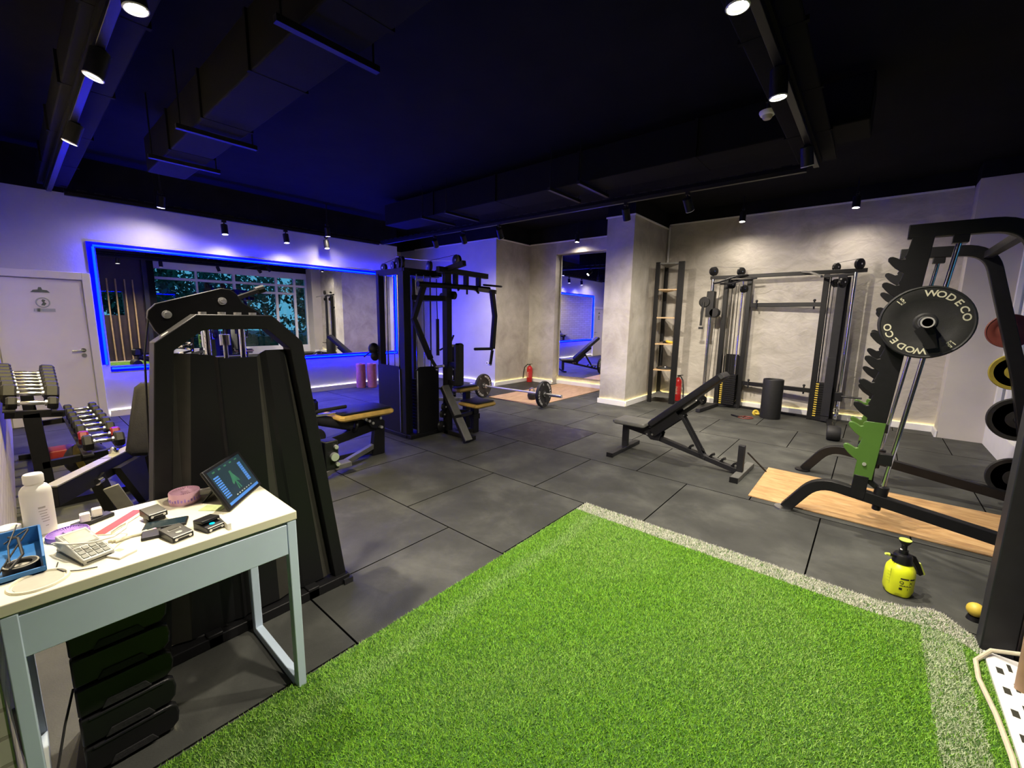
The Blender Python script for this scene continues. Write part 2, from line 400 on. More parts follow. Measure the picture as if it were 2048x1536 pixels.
for j in range(-2, 7):
    y0 = 1.873+j
    xo = -2.64 if j % 2 == 0 else -2.15
    for i in range(-6, 5):
        x0 = xo+i-0.0
        if x0 > 1.25 or x0 < -9.5: continue
        if y0+1 < 0 and x0 < -1.6: continue
        dark = (j == 2 and abs(x0+3.64) < 0.05)
        me = tmd if dark else tm
        o = bpy.data.objects.new('tile', me); COL.objects.link(o); o.parent = fl
        o.location = V((x0, y0, random.uniform(-0.0006, 0.0))) - fl.location
        # half of the tiles are laid turned by 180 degrees so the wear differs
        if (i+j) % 2: o.rotation_euler = (0, 0, PI); o.location += V((1, 1, 0))

ce = struct('ceiling', MB().box(-9.7, 1.5, -4.0, 8.5, CEIL, CEIL+0.1), 'ceiling_black')

def wall(name, x0, x1, y0, y1, ztop, mat, zb=0.0, upper=True):
    o = struct(name, MB().box(x0, x1, y0, y1, zb-(0.1 if zb == 0 else 0), ztop), mat)
    if upper: struct(name+'_upper', MB().box(x0, x1, y0, y1, ztop, CEIL), 'band_black')
    return o
wall('wall_left', -8.32, -8.12, -0.30, 5.65, 2.97, 'wall_smooth')
wall('wall_recess', -9.70, -9.50, 5.45, 6.80, 3.10, 'wall_smooth')
wall('wall_recess_side', -9.50, -8.32, 5.45, 5.65, 2.97, 'wall_smooth')
wall('wall_back_left', -9.70, -6.17, 6.72, 7.90, 3.10, 'wall_smooth')
# plaster skin on the return and the alcove
wall('wall_alcove_side', -6.17, -6.165, 6.722, 7.87, 3.10, 'plaster', upper=False)
wall('wall_alcove', -6.17, -5.45, 7.87, 8.40, 3.11, 'plaster')
wall('wall_alcove_recess', -5.45, -3.62, 8.08, 8.40, 2.86, 'plaster', upper=False)
wall('wall_alcove_header', -5.45, -3.62, 7.87, 8.40, 3.11, 'plaster', zb=2.86)
wall('wall_pillar', -3.63, -3.14, 6.73, 8.40, 3.165, 'plaster')
wall('wall_back', -3.14, 0.79, 8.20, 8.40, 3.235, 'plaster_rough')
wall('wall_back_right', 0.79, 1.40, 7.85, 8.40, 3.25, 'wall_beige')
wall('wall_near', -8.12, -1.60, -0.40, -0.112, 3.00, 'brick_white')
wall('wall_near_return', -1.80, -1.60, -4.0, -0.40, 3.00, 'wall_smooth')
wall('wall_rear', -1.60, 1.40, -4.0, -3.85, 3.00, 'wall_smooth')
# dark brown timber wall on the right with a small window, and the jamb to the shop window
rw = MB().box(0.665, 0.80, -3.85, 1.80, -0.1, CEIL).box(0.665, 0.80, 2.25, 2.86, -0.1, CEIL).box(0.665, 0.80, 1.80, 2.25, -0.1, 1.37).box(0.665, 0.80, 1.80, 2.25, 2.05, CEIL)
wr = struct('wall_right', rw, 'brown_board')
struct('window_2', MB().box(0.72, 0.73, 1.80, 2.25, 1.37, 2.05), 'pane_glass')
struct('wall_right_jamb', MB().box(0.665, 1.36, 2.86, 3.02, -0.1, CEIL), 'band_black')
# narrow light caps where plaster meets the black paint
def trim(n, x0, x1, y0, y1, z): struct('trim_%d' % n, MB().box(x0, x1, y0, y1, z-0.012, z+0.012), 'white_paint')
trim(1, -6.16, -5.40, 7.855, 7.872, 3.11); trim(2, -5.40, -3.64, 7.855, 7.872, 3.11)
trim(3, -6.166, -6.15, 6.72, 7.86, 3.10); trim(4, -8.9, -6.15, 6.705, 6.722, 3.10)
trim(5, -3.65, -3.125, 6.715, 6.732, 3.165); trim(6, -3.142, -3.125, 6.73, 8.19, 3.165); trim(7, -3.12, 0.78, 8.185, 8.202, 3.235)

# baseboards with a light strip tucked along the top edge
def baseboard(name, x0, x1, y0, y1, nx, ny, cove):
    """x0..y1 = wall line, (nx,ny) = outward normal"""
    th, hh = 0.022, 0.088
    def strip(a, b, zz0, zz1):
        return MB().box(min(x0+nx*a, x1+nx*b), max(x0+nx*a, x1+nx*b), min(y0+ny*a, y1+ny*b), max(y0+ny*a, y1+ny*b), zz0, zz1)
    o = struct(name, strip(0.015, 0.027, 0.0, hh), 'white_paint', bevel=0.002)
    obj('light_strip', strip(0.002, 0.012, 0.066, 0.072), cove, o)
    return o
baseboard('baseboard_left', -8.12, -8.12, 0.80, 5.65, 1, 0, 'cove_white')
baseboard('baseboard_back_left', -8.9, -6.17, 6.72, 6.72, 0, -1, 'cove_white')
baseboard('baseboard_alcove_side', -6.165, -6.165, 6.70, 7.87, 1, 0, 'cove_warm')
baseboard('baseboard_alcove', -6.145, -5.45, 7.87, 7.87, 0, -1, 'cove_warm')
baseboard('baseboard_alcove_recess', -5.45, -3.63, 8.06, 8.06, 0, -1, 'cove_warm')
baseboard('baseboard_pillar', -3.652, -3.118, 6.73, 6.73, 0, -1, 'cove_warm')
baseboard('baseboard_pillar_side', -3.14, -3.14, 6.73, 8.20, 1, 0, 'cove_warm')
baseboard('baseboard_back', -3.118, 0.79, 8.20, 8.20, 0, -1, 'cove_warm')
struct('baseboard_right', MB().box(0.768, 0.79, 7.84, 8.178, 0, 0.088), 'white_paint')

# big shop window on the right: plinth, white bars and panes
wx = 1.24
w1 = struct('window_1', MB().box(wx-0.03, wx+0.12, 3.02, 7.85, -0.1, 0.28).box(wx, wx+0.12, 3.02, 7.85, 2.84, 3.06).box(wx-0.0, wx+0.12, 7.79, 7.85, 0.28, 2.84), 'white_paint', bevel=0.004)
struct('wall_right_upper', MB().box(wx, wx+0.12, 3.02, 7.85, 3.06, CEIL), 'band_black')
for y in (3.06, 4.22, 5.32, 6.72, 7.39):
    wd = 0.045 if y != 4.22 else 0.03
    obj('mullion', MB().box(wx+0.01, wx+0.09, y-wd, y+wd, 0.28, 2.84), 'white_paint', w1, 0.004)
for (a, c, z) in ((3.1, 5.28, 2.55), (5.36, 6.68, 2.56), (6.76, 7.35, 2.56), (5.36, 6.68, 2.26), (6.76, 7.35, 2.26), (7.43, 7.79, 2.56)):
    obj('transom', MB().box(wx+0.012, wx+0.088, a, c, z-0.04, z+0.04), 'white_paint', w1, 0.004)
for (a, c) in ((3.1, 4.19), (4.25, 5.28), (5.36, 6.68), (6.76, 7.35), (7.43, 7.79)):
    for (z0, z1) in (((0.28, 2.51), (2.59, 2.84)) if c < 5.3 else ((0.28, 2.22), (2.30, 2.52), (2.60, 2.84))):
        obj('pane', MB().box(wx+0.045, wx+0.053, a, c, z0, z1), 'pane_glass', w1)

# door on the left wall
d1 = struct('door_1', MB().box(-8.12, -8.095, -0.10, 0.680, 0.005, 1.868), 'door_white', bevel=0.003)
fr = MB().box(-8.12, -8.075, 0.690, 0.775, 0, 1.975).box(-8.12, -8.075, -0.11, 0.690, 1.882, 1.975)
obj('door_frame', fr, 'door_white', d1, 0.004)
hd = obj('door_handle', MB().cyl((-8.095,0.615,0.955),(-8.085,0.615,0.955),0.027,20).cyl((-8.09,0.615,0.955),(-8.045,0.615,0.955),0.010,12).cyl((-8.05,0.622,0.955),(-8.05,0.50,0.950),0.009,12), 'chrome', d1)
obj('door_lock', MB().cyl((-8.095,0.615,0.885),(-8.083,0.615,0.885),0.027,20).cyl((-8.084,0.615,0.885),(-8.078,0.615,0.885),0.009,10), 'steel', d1)
# sign on the door: hat, ring with a figure, banner plate
sg = MB()
for k in range(1): sg.prism([(-0.085,0.0),(0.085,0.0),(0.06,0.03),(0.02,0.035),(0.012,0.065),(-0.012,0.065),(-0.02,0.035),(-0.06,0.03)], (-8.095,0.30,1.70), (0,1,0), (0,0,1), 0.004)
ds = obj('sign_hat', sg, 'sign_dark', d1)
obj('sign_ring', MB().torus((-8.093,0.31,1.575),(1,0,0),0.058,0.007,32,6), 'sign_mid', d1)
obj('sign_figure', MB().prism([(-0.02,-0.035),(0.012,-0.04),(0.03,-0.01),(0.012,0.005),(0.025,0.03),(0.0,0.042),(-0.012,0.02),(0.0,0.0)], (-8.095,0.31,1.575), (0,1,0), (0,0,1), 0.004), 'sign_dark', d1)
obj('sign_plate', MB().prism([(-0.085,-0.02),(0.085,-0.02),(0.085,0.02),(-0.085,0.02)], (-8.095,0.325,1.48), (0,1,0), (0,0,1), 0.004).prism([(-0.105,-0.018),(-0.1,0.018),(-0.088,0.016),(-0.088,-0.02)], (-8.095,0.325,1.48), (0,1,0), (0,0,1), 0.003), 'sign_mid', d1)
obj('sign_mark', MB().prism([(-0.075,-0.02),(-0.05,-0.022),(-0.045,0.02),(-0.07,0.022)], (-8.091,0.325,1.48), (0,1,0), (0,0,1), 0.002), 'sign_dark', d1)

# ---- mirrors and neon
mr = thing('wall_mirror', 'long wall mirror framed in blue neon beside the white door', 'mirror', (-8.10, 3.17, 0.72))
obj('glass', MB().box(-8.118, -8.105, 0.86, 5.50, 0.72, 2.32), 'mirror', mr)
am = thing('wall_mirror', 'tall mirror set in the alcove behind the barbell', 'mirror', (-4.52, 8.035, 0.2))
obj('glass', MB().box(-5.40, -3.64, 8.030, 8.040, 0.20, 2.84), 'mirror', am)
am.rotation_euler.z = math.radians(1.75)   # hangs a little out of square
ne = thing('neon_strip', 'glowing blue neon strip running around the long wall mirror', 'light strip', (-8.09, 3.17, 0.69))
nr = 0.013
obj('neon_tube', MB().cyl((-8.085,0.835,2.345),(-8.085,5.55,2.345),nr,10), 'neon_blue', ne)
obj('neon_tube', MB().cyl((-8.085,0.835,2.33),(-8.085,0.825,0.745),nr,10), 'neon_blue', ne)
obj('neon_tube', MB().cyl((-8.085,0.87,0.685),(-8.085,5.55,0.675),nr,10), 'neon_blue', ne)
obj('neon_tube', MB().cyl((-8.085,5.56,0.70),(-8.085,5.56,2.335),nr,10), 'neon_blue', ne)

for (y0, y1, z0, z1) in ((0.775,5.60,2.325,2.395),(0.775,0.845,0.745,2.325),(0.86,5.60,0.640,0.705),(5.545,5.60,0.705,2.325)):  # added flat bands that paint the blue halo around the tubes
    obj('neon_glow_band', MB().box(-8.1195,-8.103,y0,y1,z0,z1), 'neon_glow_band', ne)

# ================================================================== CEILING SERVICES AND LIGHTS
def duct(name, label, x0, x1, y0, y1, z0, z1, hangers, along):
    t_ = thing(name, label, 'duct', ((x0+x1)/2, (y0+y1)/2, z0))
    obj('duct_body', MB().box(x0, x1, y0, y1, z0, z1), 'duct', t_, 0.01)
    for k in range(1, 5):
        f = k/5
        if along == 'x': xx = x0+(x1-x0)*f; obj('flange', MB().box(xx-0.015, xx+0.015, y0-0.015, y1+0.015, z0-0.002, z1), 'duct', t_)
        else: yy = y0+(y1-y0)*f; obj('flange', MB().box(x0-0.015, x1+0.015, yy-0.015, yy+0.015, z0-0.002, z1), 'duct', t_)
    for hh in hangers:
        if along == 'x':
            mb = MB().box(hh-0.02, hh+0.02, y0-0.12, y1+0.12, z0-0.05, z0-0.015).cyl((hh, y0-0.09, z0-0.03), (hh, y0-0.09, CEIL), 0.006, 8).cyl((hh, y1+0.09, z0-0.03), (hh, y1+0.09, CEIL), 0.006, 8)
        else:
            mb = MB().box(x0-0.1, x1+0.1, hh-0.02, hh+0.02, z0-0.05, z0-0.015).cyl((x0-0.07, hh, z0-0.03), (x0-0.07, hh, CEIL), 0.006, 8).cyl((x1+0.07, hh, z0-0.03), (x1+0.07, hh, CEIL), 0.006, 8)
        obj('hanger', mb, 'black_paint', t_)
    return t_
duct('ceiling_duct', 'dark square duct nearest the left, ending above the wall mirror', -6.05, -1.1, 1.12, 1.45, 2.94, 3.28, (-5.3, -4.3, -2.4), 'x')
duct('ceiling_duct', 'long dark duct crossing the ceiling above the barbell lights', -6.65, -0.2, 4.40, 4.85, 3.02, 3.36, (-5.5, -4.95, -3.1, -2.7), 'x')
duct('cable_tray', 'dark box duct above the right-hand spotlights', -0.74, -0.44, 1.2, 5.18, 2.995, 3.017, (), 'y')
duct('cable_tray', 'dark box tray above the left-hand spotlights by the door', -7.95, -2.0, 0.40, 0.66, 2.998, 3.20, (), 'x')

def track(label, p, q, wires):
    t_ = thing('lighting_track', label, 'lighting track', ((p[0]+q[0])/2, (p[1]+q[1])/2, p[2]))
    obj('track_profile', MB().bar(p, q, 0.045, 0.04), 'black_paint', t_, 0.003)
    obj('track_cover', MB().bar((p[0],p[1],p[2]+0.035), (q[0],q[1],q[2]+0.035), 0.08, 0.03), 'duct', t_)
    d = (V(q)-V(p)); n = int(d.length/0.16)
    sl = MB()
    for k in range(1, n):
        c = V(p)+d*(k/n); dd = d.normalized()*0.045
        sl.bar(c-dd+V((0,0,0.058)), c+dd+V((0,0,0.058)), 0.05, 0.018)
    obj('slot_row', sl, 'grey_paint', t_)['kind'] = 'stuff'
    for f in wires:
        c = V(p)+d*f; obj('suspension_wire', MB().cyl(c, (c.x, c.y, CEIL), 0.0018, 6), 'black_paint', t_)
ZT = 2.92
track('suspended black track running along the blue mirror wall', (-7.88,0.62,ZT), (-7.88,5.05,ZT), (0.2,0.5,0.8))
track('suspended black track crossing the room in front of the pillar', (-7.80,5.08,ZT), (-0.66,5.08,ZT), (0.25,0.5,0.75))
track('suspended black track on the right, leading towards the rack', (-0.575,0.6,ZT), (-0.575,5.0,ZT), ())
track('suspended black track on the left, above the desk and dumbbells', (-7.80,0.485,ZT), (-0.66,0.485,ZT), ())

def spotlight(label, x, y, ztop, aim, power, group=None, size=75, col=(1.0, 0.90, 0.74), hang=None, blend=0.7, hd_len=0.15, drop=0.09):
    """cylinder spot on a stem; aim = direction of the light"""
    t_ = thing('track_spotlight', label, 'spotlight', (x, y, ztop-0.2), group)
    a = V(aim).normalized(); piv = V((x, y, ztop-drop))
    obj('stem', MB().cyl((x,y,ztop if hang is None else hang), piv, 0.009, 10).box(x-0.018,x+0.018,y-0.03,y+0.03,ztop-0.03,ztop), 'black_paint', t_)
    s0, s1 = piv-a*0.03, piv+a*(hd_len-0.03)
    obj('lamp_body', MB().lathe([(0.0005,0),(0.040,0),(0.046,0.006),(0.046,hd_len-0.004),(0.043,hd_len),(0.040,hd_len-0.002),(0.038,hd_len-0.02),(0.0005,hd_len-0.022)], s0, a, 24), 'black_paint', t_)
    obj('lens', MB().cyl(s0+a*(hd_len-0.016), s0+a*(hd_len-0.010), 0.034, 20), 'lens', t_)
    obj('rim', MB().torus(s1, a, 0.043, 0.004, 28, 6), 'white_plastic', t_)
    L = bpy.data.lights.new('spot', 'SPOT'); L.energy = power*SPOT_W; L.color = col; L.spot_size = math.radians(size); L.spot_blend = blend; L.shadow_soft_size = 0.03
    lo = bpy.data.objects.new('spot_beam', L); COL.objects.link(lo); lo.parent = t_
    lo.location = (s1+a*0.012)-V(t_.location)
    lo.rotation_euler = a.to_track_quat('-Z', 'Y').to_euler()
    return t_
zt = ZT-0.02
G1 = 'spotlights on the mirror-wall track'
W1 = (1.0, 0.88, 0.72); W2 = (1.0, 0.84, 0.55)
spotlight('bright spotlight left of the others above the mirror, lighting the door wall', -7.62, 1.53, 3.10, (-0.05,-0.1,-1), 38, G1, 160, W1, hang=CEIL, blend=1)
spotlight('bright spotlight above the far end of the mirror', -7.72, 3.90, 3.09, (-0.05,0.1,-1), 24, G1, 150, W1, hang=CEIL, blend=1)
spotlight('small black spotlight hanging above the mirror, left of three', -7.88, 2.33, zt, (0.12,0.0,-1), 28, G1, 140, blend=1)
spotlight('small black spotlight hanging above the mirror, middle of three', -7.88, 3.24, zt, (0.12,0.05,-1), 28, G1, 140, blend=1)
spotlight('small black spotlight hanging above the mirror, right of three', -7.88, 3.95, zt, (0.12,0.05,-1), 28, G1, 140, blend=1)
G2 = 'spotlights on the cross track'
spotlight('tilted black spotlight over the cable tower by the corner', -6.15, 5.08, zt, (-0.5,0.8,-0.9), 8, G2, 80)
spotlight('black spotlight washing the blue-lit white wall', -5.42, 5.08, zt, (-0.50,1.0,-1.2), 70, G2, 90, blend=1)
spotlight('black spotlight aimed into the mirror alcove', -4.60, 5.08, zt, (-0.15,0.6,-1), 230, G2, 120, W1, blend=1)
spotlight('black spotlight right in front of the pillar', -2.50, 5.08, zt, (-0.05,0.6,-1), 230, G2, 125, W1, blend=1)
spotlight('black spotlight between the pillar and the cable crossover', -1.76, 5.08, zt, (0.15,0.75,-1), 330, G2, 125, W1, blend=1)
G3 = 'spotlights on the right-hand track'
spotlight('spotlight at the top edge of the photo above the turf', -0.57, 2.06, zt, (0.0,0.0,-1), 200, G3, 125, blend=1, drop=0.035)
spotlight('spotlight below the right-hand box duct, middle one', -0.57, 2.97, zt, (0.05,0.05,-1), 200, G3, 125, blend=1, drop=0.035)
spotlight('spotlight below the right-hand box duct, nearest the back wall', -0.58, 4.35, zt, (0.10,0.35,-1), 200, G3, 125, blend=1, drop=0.035)
spotlight('spotlight on the right-hand track right above the viewer', -0.58, 0.95, zt, (-0.1,0.30,-1), 200, G3, 125, blend=1, drop=0.035)
G4 = 'spotlights on the left-hand track'
spotlight('spotlight cut by the top edge of the photo above the desk', -2.55, 0.48, zt, (0.10,0.1,-1), 230, G4, 120, W1, blend=1, drop=0.035)
spotlight('spotlight above the black weight machine, in the middle of the left track', -3.42, 0.48, zt, (-0.05,-0.30,-1), 140, G4, 140, W2, blend=1, drop=0.035)
spotlight('spotlight above the dumbbells, farthest on the left track', -4.84, 0.49, zt, (-0.15,-0.35,-1), 260, G4, 155, (1.0,0.82,0.36), blend=1, drop=0.035)
G5 = 'bright spotlights at the back wall'
spotlight('glaring spotlight above the alcove mirror', -4.82, 7.70, 3.24, (0.0,-0.10,-1), 24, G5, 165, W1, hang=CEIL, blend=1)
spotlight('glaring spotlight above the cable crossover', -1.80, 7.78, 3.27, (0.0,-0.10,-1), 36, G5, 165, W1, hang=CEIL, blend=1)
spotlight('glaring spotlight above the right end of the back wall', -0.38, 7.75, 3.27, (0.0,-0.10,-1), 36, G5, 165, W1, hang=CEIL, blend=1)

sx_, sy_, sz_ = -0.83, 4.05, 3.06
sn = thing('ceiling_sensor', 'small round cream sensor hanging below the dark ceiling by the right track', 'sensor', (sx_, sy_, sz_))
obj('sensor_base', MB().lathe([(0.001,0.03),(0.05,0.03),(0.06,0.05),(0.06,0.06),(0.001,0.06)], (sx_,sy_,sz_), (0,0,1), 24), 'white_plastic', sn)
obj('sensor_dome', MB().lathe([(0.001,0),(0.026,0.002),(0.034,0.012),(0.036,0.03),(0.001,0.03)], (sx_,sy_,sz_), (0,0,1), 20), 'grommet', sn)
obj('sensor_stem', MB().cyl((sx_,sy_,sz_+0.06),(sx_,sy_,CEIL),0.012,10), 'black_paint', sn)

# ================================================================== TURF
def turf_edge(x):
    return 2.865 + 0.05*np.exp(-((x-0.38)/0.12)**2) - 0.10*np.clip((x-0.42)/0.14, 0, 1)**2
xs = np.linspace(-1.615, 0.60, 60)
vs, fs = [], []
for i, x in enumerate(xs):
    e = float(turf_edge(x)); lift = 0.02*math.exp(-((x-0.40)/0.07)**2)
    vs += [(x,-3.8,0.001),(x,-3.8,0.013),(x,e-0.16,0.013),(x,e-0.02,0.013+lift),(x,e,0.011+lift*0.6),(x,e,0.001)]
    if i:
        a, c = 6*(i-1), 6*i
        fs += [(a+k, c+k, c+(k+1)%6, a+(k+1)%6) for k in range(6)]
fs += [tuple(range(6)), tuple(range(6*59+5, 6*59-1, -1))]
tf = thing('turf_mat', 'bright green artificial turf mat with white border lines', 'turf', (-0.5, 0.5, 0.0))
obj('backing', MB().add(vs, fs), 'turf_base', tf, angle=60)
rng = np.random.default_rng(3)
def blades(n, x0, x1, y0, y1, h, wd):
    X = rng.uniform(x0, x1, n); Y = rng.uniform(y0, y1, n)
    e = turf_edge(X); k = Y < e-0.003; X, Y, e = X[k], Y[k], e[k]; n = len(X)
    lift = 0.02*np.exp(-((X-0.40)/0.07)**2)*np.clip((Y-(e-0.16))/0.14, 0, 1)
    a = rng.uniform(0, 2*np.pi, n); ln = rng.uniform(0.15, 1.0, n)*h; la = rng.uniform(0, 2*np.pi, n)
    hh = h*rng.uniform(0.6, 1.05, n)
    ca, sa = np.cos(a)*wd/2, np.sin(a)*wd/2
    P = np.zeros((n, 3, 3)); z = 0.012+lift
    P[:,0] = np.stack([X-ca, Y-sa, z], 1); P[:,1] = np.stack([X+ca, Y+sa, z], 1)
    P[:,2] = np.stack([X+ln*np.cos(la), Y+ln*np.sin(la), z+hh], 1)
    g = rng.uniform(0.75, 1.25, n); yl = rng.uniform(0, 1, n)
    nz = np.sin(X*3.1+1.3*np.sin(Y*2.3))*np.sin(Y*2.7+1.1*np.sin(X*4.1))          # worn, paler patches
    C = np.stack([0.16*g+0.10*yl, 0.42*g+0.06*yl, 0.030*g], 1)
    wear = np.clip(nz*0.5+0.1, 0, 0.35)*(rng.uniform(0, 1, n) < 0.5)
    C = C*(1-wear[:,None])+np.array([0.42,0.52,0.22])*wear[:,None]
    wht = rng.uniform(0.55, 0.78, n)[:,None]*np.array([1.0,0.98,0.84])
    band = (Y > e-0.155)
    rl = (X > 0.335) & (X < 0.475) & ~band & (rng.uniform(0,1,n) < 0.85)
    ll = ~band & (rng.uniform(0,1,n) < 0.75*np.exp(-((X+1.44+0.01*np.sin(Y*5))/0.05)**2))
    wh = band & (rng.uniform(0,1,n) < 0.95)
    C[wh] = wht[wh]
    C[rl] = C[rl]*0.35+wht[rl]*0.65
    C[ll] = C[ll]*0.55+np.array([0.45,0.58,0.28])*0.45
    return P, C
Ps, Cs = zip(blades(460000, -1.612, 0.60, 0.15, 2.95, 0.013, 0.0034), blades(60000, -1.612, 0.60, -3.8, 0.15, 0.02, 0.009))
P = np.concatenate(Ps); Cc = np.concatenate(Cs); n = len(P)
me = bpy.data.meshes.new('turf_blades')
me.vertices.add(n*3); me.loops.add(n*3); me.polygons.add(n)
off = np.array(tf.location)
me.vertices.foreach_set('co', (P.reshape(-1, 3)-off).astype(np.float32).ravel())
me.loops.foreach_set('vertex_index', np.arange(n*3, dtype=np.int32))
me.polygons.foreach_set('loop_start', np.arange(0, n*3, 3, dtype=np.int32))
me.update(calc_edges=True)
ca = me.color_attributes.new('blade_colour', 'FLOAT_COLOR', 'POINT')
ca.data.foreach_set('color', np.repeat(np.concatenate([Cc, np.ones((n,1))], 1), 3, axis=0).astype(np.float32).ravel())
me.materials.append(MATS['turf_blade'])
bo = bpy.data.objects.new('turf_blades', me); COL.objects.link(bo); bo.parent = tf; bo['kind'] = 'stuff'

# lifting platforms
tag(obj('wood_board', MB().box(-0.665, 1.02, 3.955, 4.885, 0.0005, 0.010), 'osb', bevel=0.002), 'orange-brown wood board on the floor under the rack', 'board')
tag(obj('wood_board', MB().box(-5.36, -4.24, 5.68, 8.03, 0.0005, 0.012), 'plywood', bevel=0.002), 'pale plywood board on the floor under the barbell', 'board')
tag(obj('rubber_mat', MB().box(-6.13, -5.37, 5.75, 7.84, 0.0005, 0.010), 'rubber_tile_dark', bevel=0.002), 'thin black rubber mat in front of the alcove wall', 'mat')

# ================================================================== WEIGHT PLATES
def plate(name, label, c, nrm, R, th, mat='black_rubber', group=None, letters='letter_white', lsize=None, u=(0,0,1), rot=0.0, kg='5', lat=0.0, parent=None, back=False):
    c, nrm = V(c), V(nrm).normalized()
    t_ = parent if parent is not None else thing(name, label, 'weight plate', c-V((0,0,R)), group)
    h = th/2
    prof = [(0.026,-h*0.9),(0.05,-h*0.9),(0.06,-h*0.6),(R*0.62,-h*0.6),(R*0.66,-h*0.8),(R*0.93,-h*0.8),(R*0.96,-h),(R*0.985,-h*0.9),(R,-h*0.5),(R,h*0.5),(R*0.985,h*0.9),(R*0.96,h),(R*0.93,h*0.8),(R*0.66,h*0.8),(R*0.62,h*0.6),(0.06,h*0.6),(0.05,h*0.9),(0.026,h*0.9)]
    bd = obj('plate_body', MB().lathe(prof, c, nrm, 48), mat, t_)
    if letters:
        sz = lsize or R*0.22; e = h*0.8+0.0012
        for sgn in ((1, -1) if back else (1,)):
            mb = MB(); uu = V(u); nn = nrm*sgn; cc = c+nn*e
            text_ring(mb, 'WODECO', cc, nn, uu, R*0.795, sz, math.radians(40)+rot, 0.27)
            text_ring(mb, 'WODECO', cc, nn, uu, R*0.795, sz, math.radians(40)+rot+PI, 0.27)
            text_ring(mb, kg, cc, nn, uu, R*0.83, sz*0.6, math.radians(-45)+rot, 0.12)
            text_ring(mb, 'KG', cc, nn, uu, R*0.74, sz*0.3, math.radians(-45)+rot, 0.09)
            text_ring(mb, kg, cc, nn, uu, R*0.83, sz*0.6, math.radians(135)+rot, 0.12)
            text_ring(mb, 'KG', cc, nn, uu, R*0.74, sz*0.3, math.radians(135)+rot, 0.09)
            obj('lettering', mb, letters, bd)
        obj('hub_ring', MB().torus(c+nrm*h*0.8, nrm, 0.034, 0.006, 24, 6).torus(c-nrm*h*0.8, nrm, 0.034, 0.006, 24, 6), 'steel', t_)
    return t_

# barbell on the floor
by, bz = 5.66, 0.222
bb = thing('barbell', 'steel barbell resting on the floor before the alcove', 'barbell', (-4.75, by, 0.2))
obj('shaft', MB().cyl((-5.38,by-0.06,bz),(-4.16,by+0.03,bz),0.017,14), 'zinc', bb)
obj('sleeve', MB().cyl((-4.17,by+0.03,bz),(-3.76,by+0.055,bz),0.027,16).cyl((-4.185,by+0.03,bz),(-4.165,by+0.03,bz),0.036,16), 'steel', bb)
obj('sleeve', MB().cyl((-5.37,by-0.06,bz),(-5.74,by-0.085,bz),0.025,16).cyl((-5.355,by-0.06,bz),(-5.375,by-0.06,bz),0.036,16), 'steel', bb)
bdir = V((1.22, 0.09, 0)).normalized()
plate('weight_plate', 'black rubber plate with white lettering on the barbell end nearer the pillar', (-4.11,by+0.034,bz), bdir, 0.222, 0.055, u=(0,0,1), rot=0.5, kg='5', back=True)
plate('weight_plate', 'black rubber plate with white lettering on the barbell end by the cable tower', (-5.43,by-0.064,bz), bdir, 0.222, 0.055, u=(0,0,1), rot=0.2, kg='5', back=True)
kb = thing('kettlebell', 'small grey kettlebell standing behind the barbell plate', 'kettlebell', (-4.63, 6.05, 0.012))
obj('bell', MB().lathe([(0.001,0),(0.05,0),(0.075,0.03),(0.085,0.075),(0.075,0.12),(0.045,0.15),(0.001,0.158)], (-4.63,6.05,0.012), (0,0,1), 24), 'grey_paint', kb)
obj('handle', MB().torus((-4.63,6.05,0.165), (0,1,0), 0.055, 0.014, 24, 8), 'steel', kb)

# ================================================================== FIRE EXTINGUISHERS
def extinguisher(label, x, y, h, hose_dir):
    t_ = thing('fire_extinguisher', label, 'extinguisher', (x, y, 0), 'fire extinguishers')
    obj('cylinder', MB().lathe([(0.001,0),(0.062,0),(0.066,0.012),(0.066,h*0.72),(0.055,h*0.80),(0.028,h*0.85),(0.022,h*0.88),(0.001,h*0.88)], (x,y,0.004), (0,0,1), 24), 'red_paint', t_)
    obj('base_ring', MB().cyl((x,y,0),(x,y,0.012),0.064,24), 'black_plastic', t_)
    v_ = obj('valve', MB().cyl((x,y,h*0.87),(x,y,h*0.95),0.018,12).bar((x-0.02,y,h*0.95),(x+0.09,y-0.03,h*0.99),0.016,0.012), 'black_plastic', t_)
    obj('gauge', MB().cyl((x,y-0.018,h*0.91),(x,y-0.03,h*0.91),0.014,14), 'steel', v_)
    dx, dy = hose_dir
    obj('hose', MB().tube([(x,y,h*0.93),(x+dx*0.05,y+dy*0.05,h*0.95),(x+dx*0.12,y+dy*0.12,h*0.80),(x+dx*0.15,y+dy*0.15,h*0.5),(x+dx*0.16,y+dy*0.16,h*0.18)],0.011,8), 'black_rubber', t_)
    obj('label_print', MB().lathe([(0.0668,h*0.25),(0.0668,h*0.58)], (x,y,0.004), (0,0,1), 24), 'red_print', t_)
    lt = MB()
    for k, zz in enumerate((0.52,0.46,0.40,0.34,0.28)): lt.box(x-0.02, x+0.02-0.006*(k%2), y-0.0685, y-0.067, h*zz, h*zz+0.012)
    obj('label_lines', lt, 'letter_cream', t_)
extinguisher('red fire extinguisher in the alcove corner with a black hose', -6.01, 7.74, 0.44, (-0.95,-0.3))
extinguisher('red fire extinguisher half hidden behind the corner shelf', -2.66, 7.92, 0.50, (0.8,-0.3))

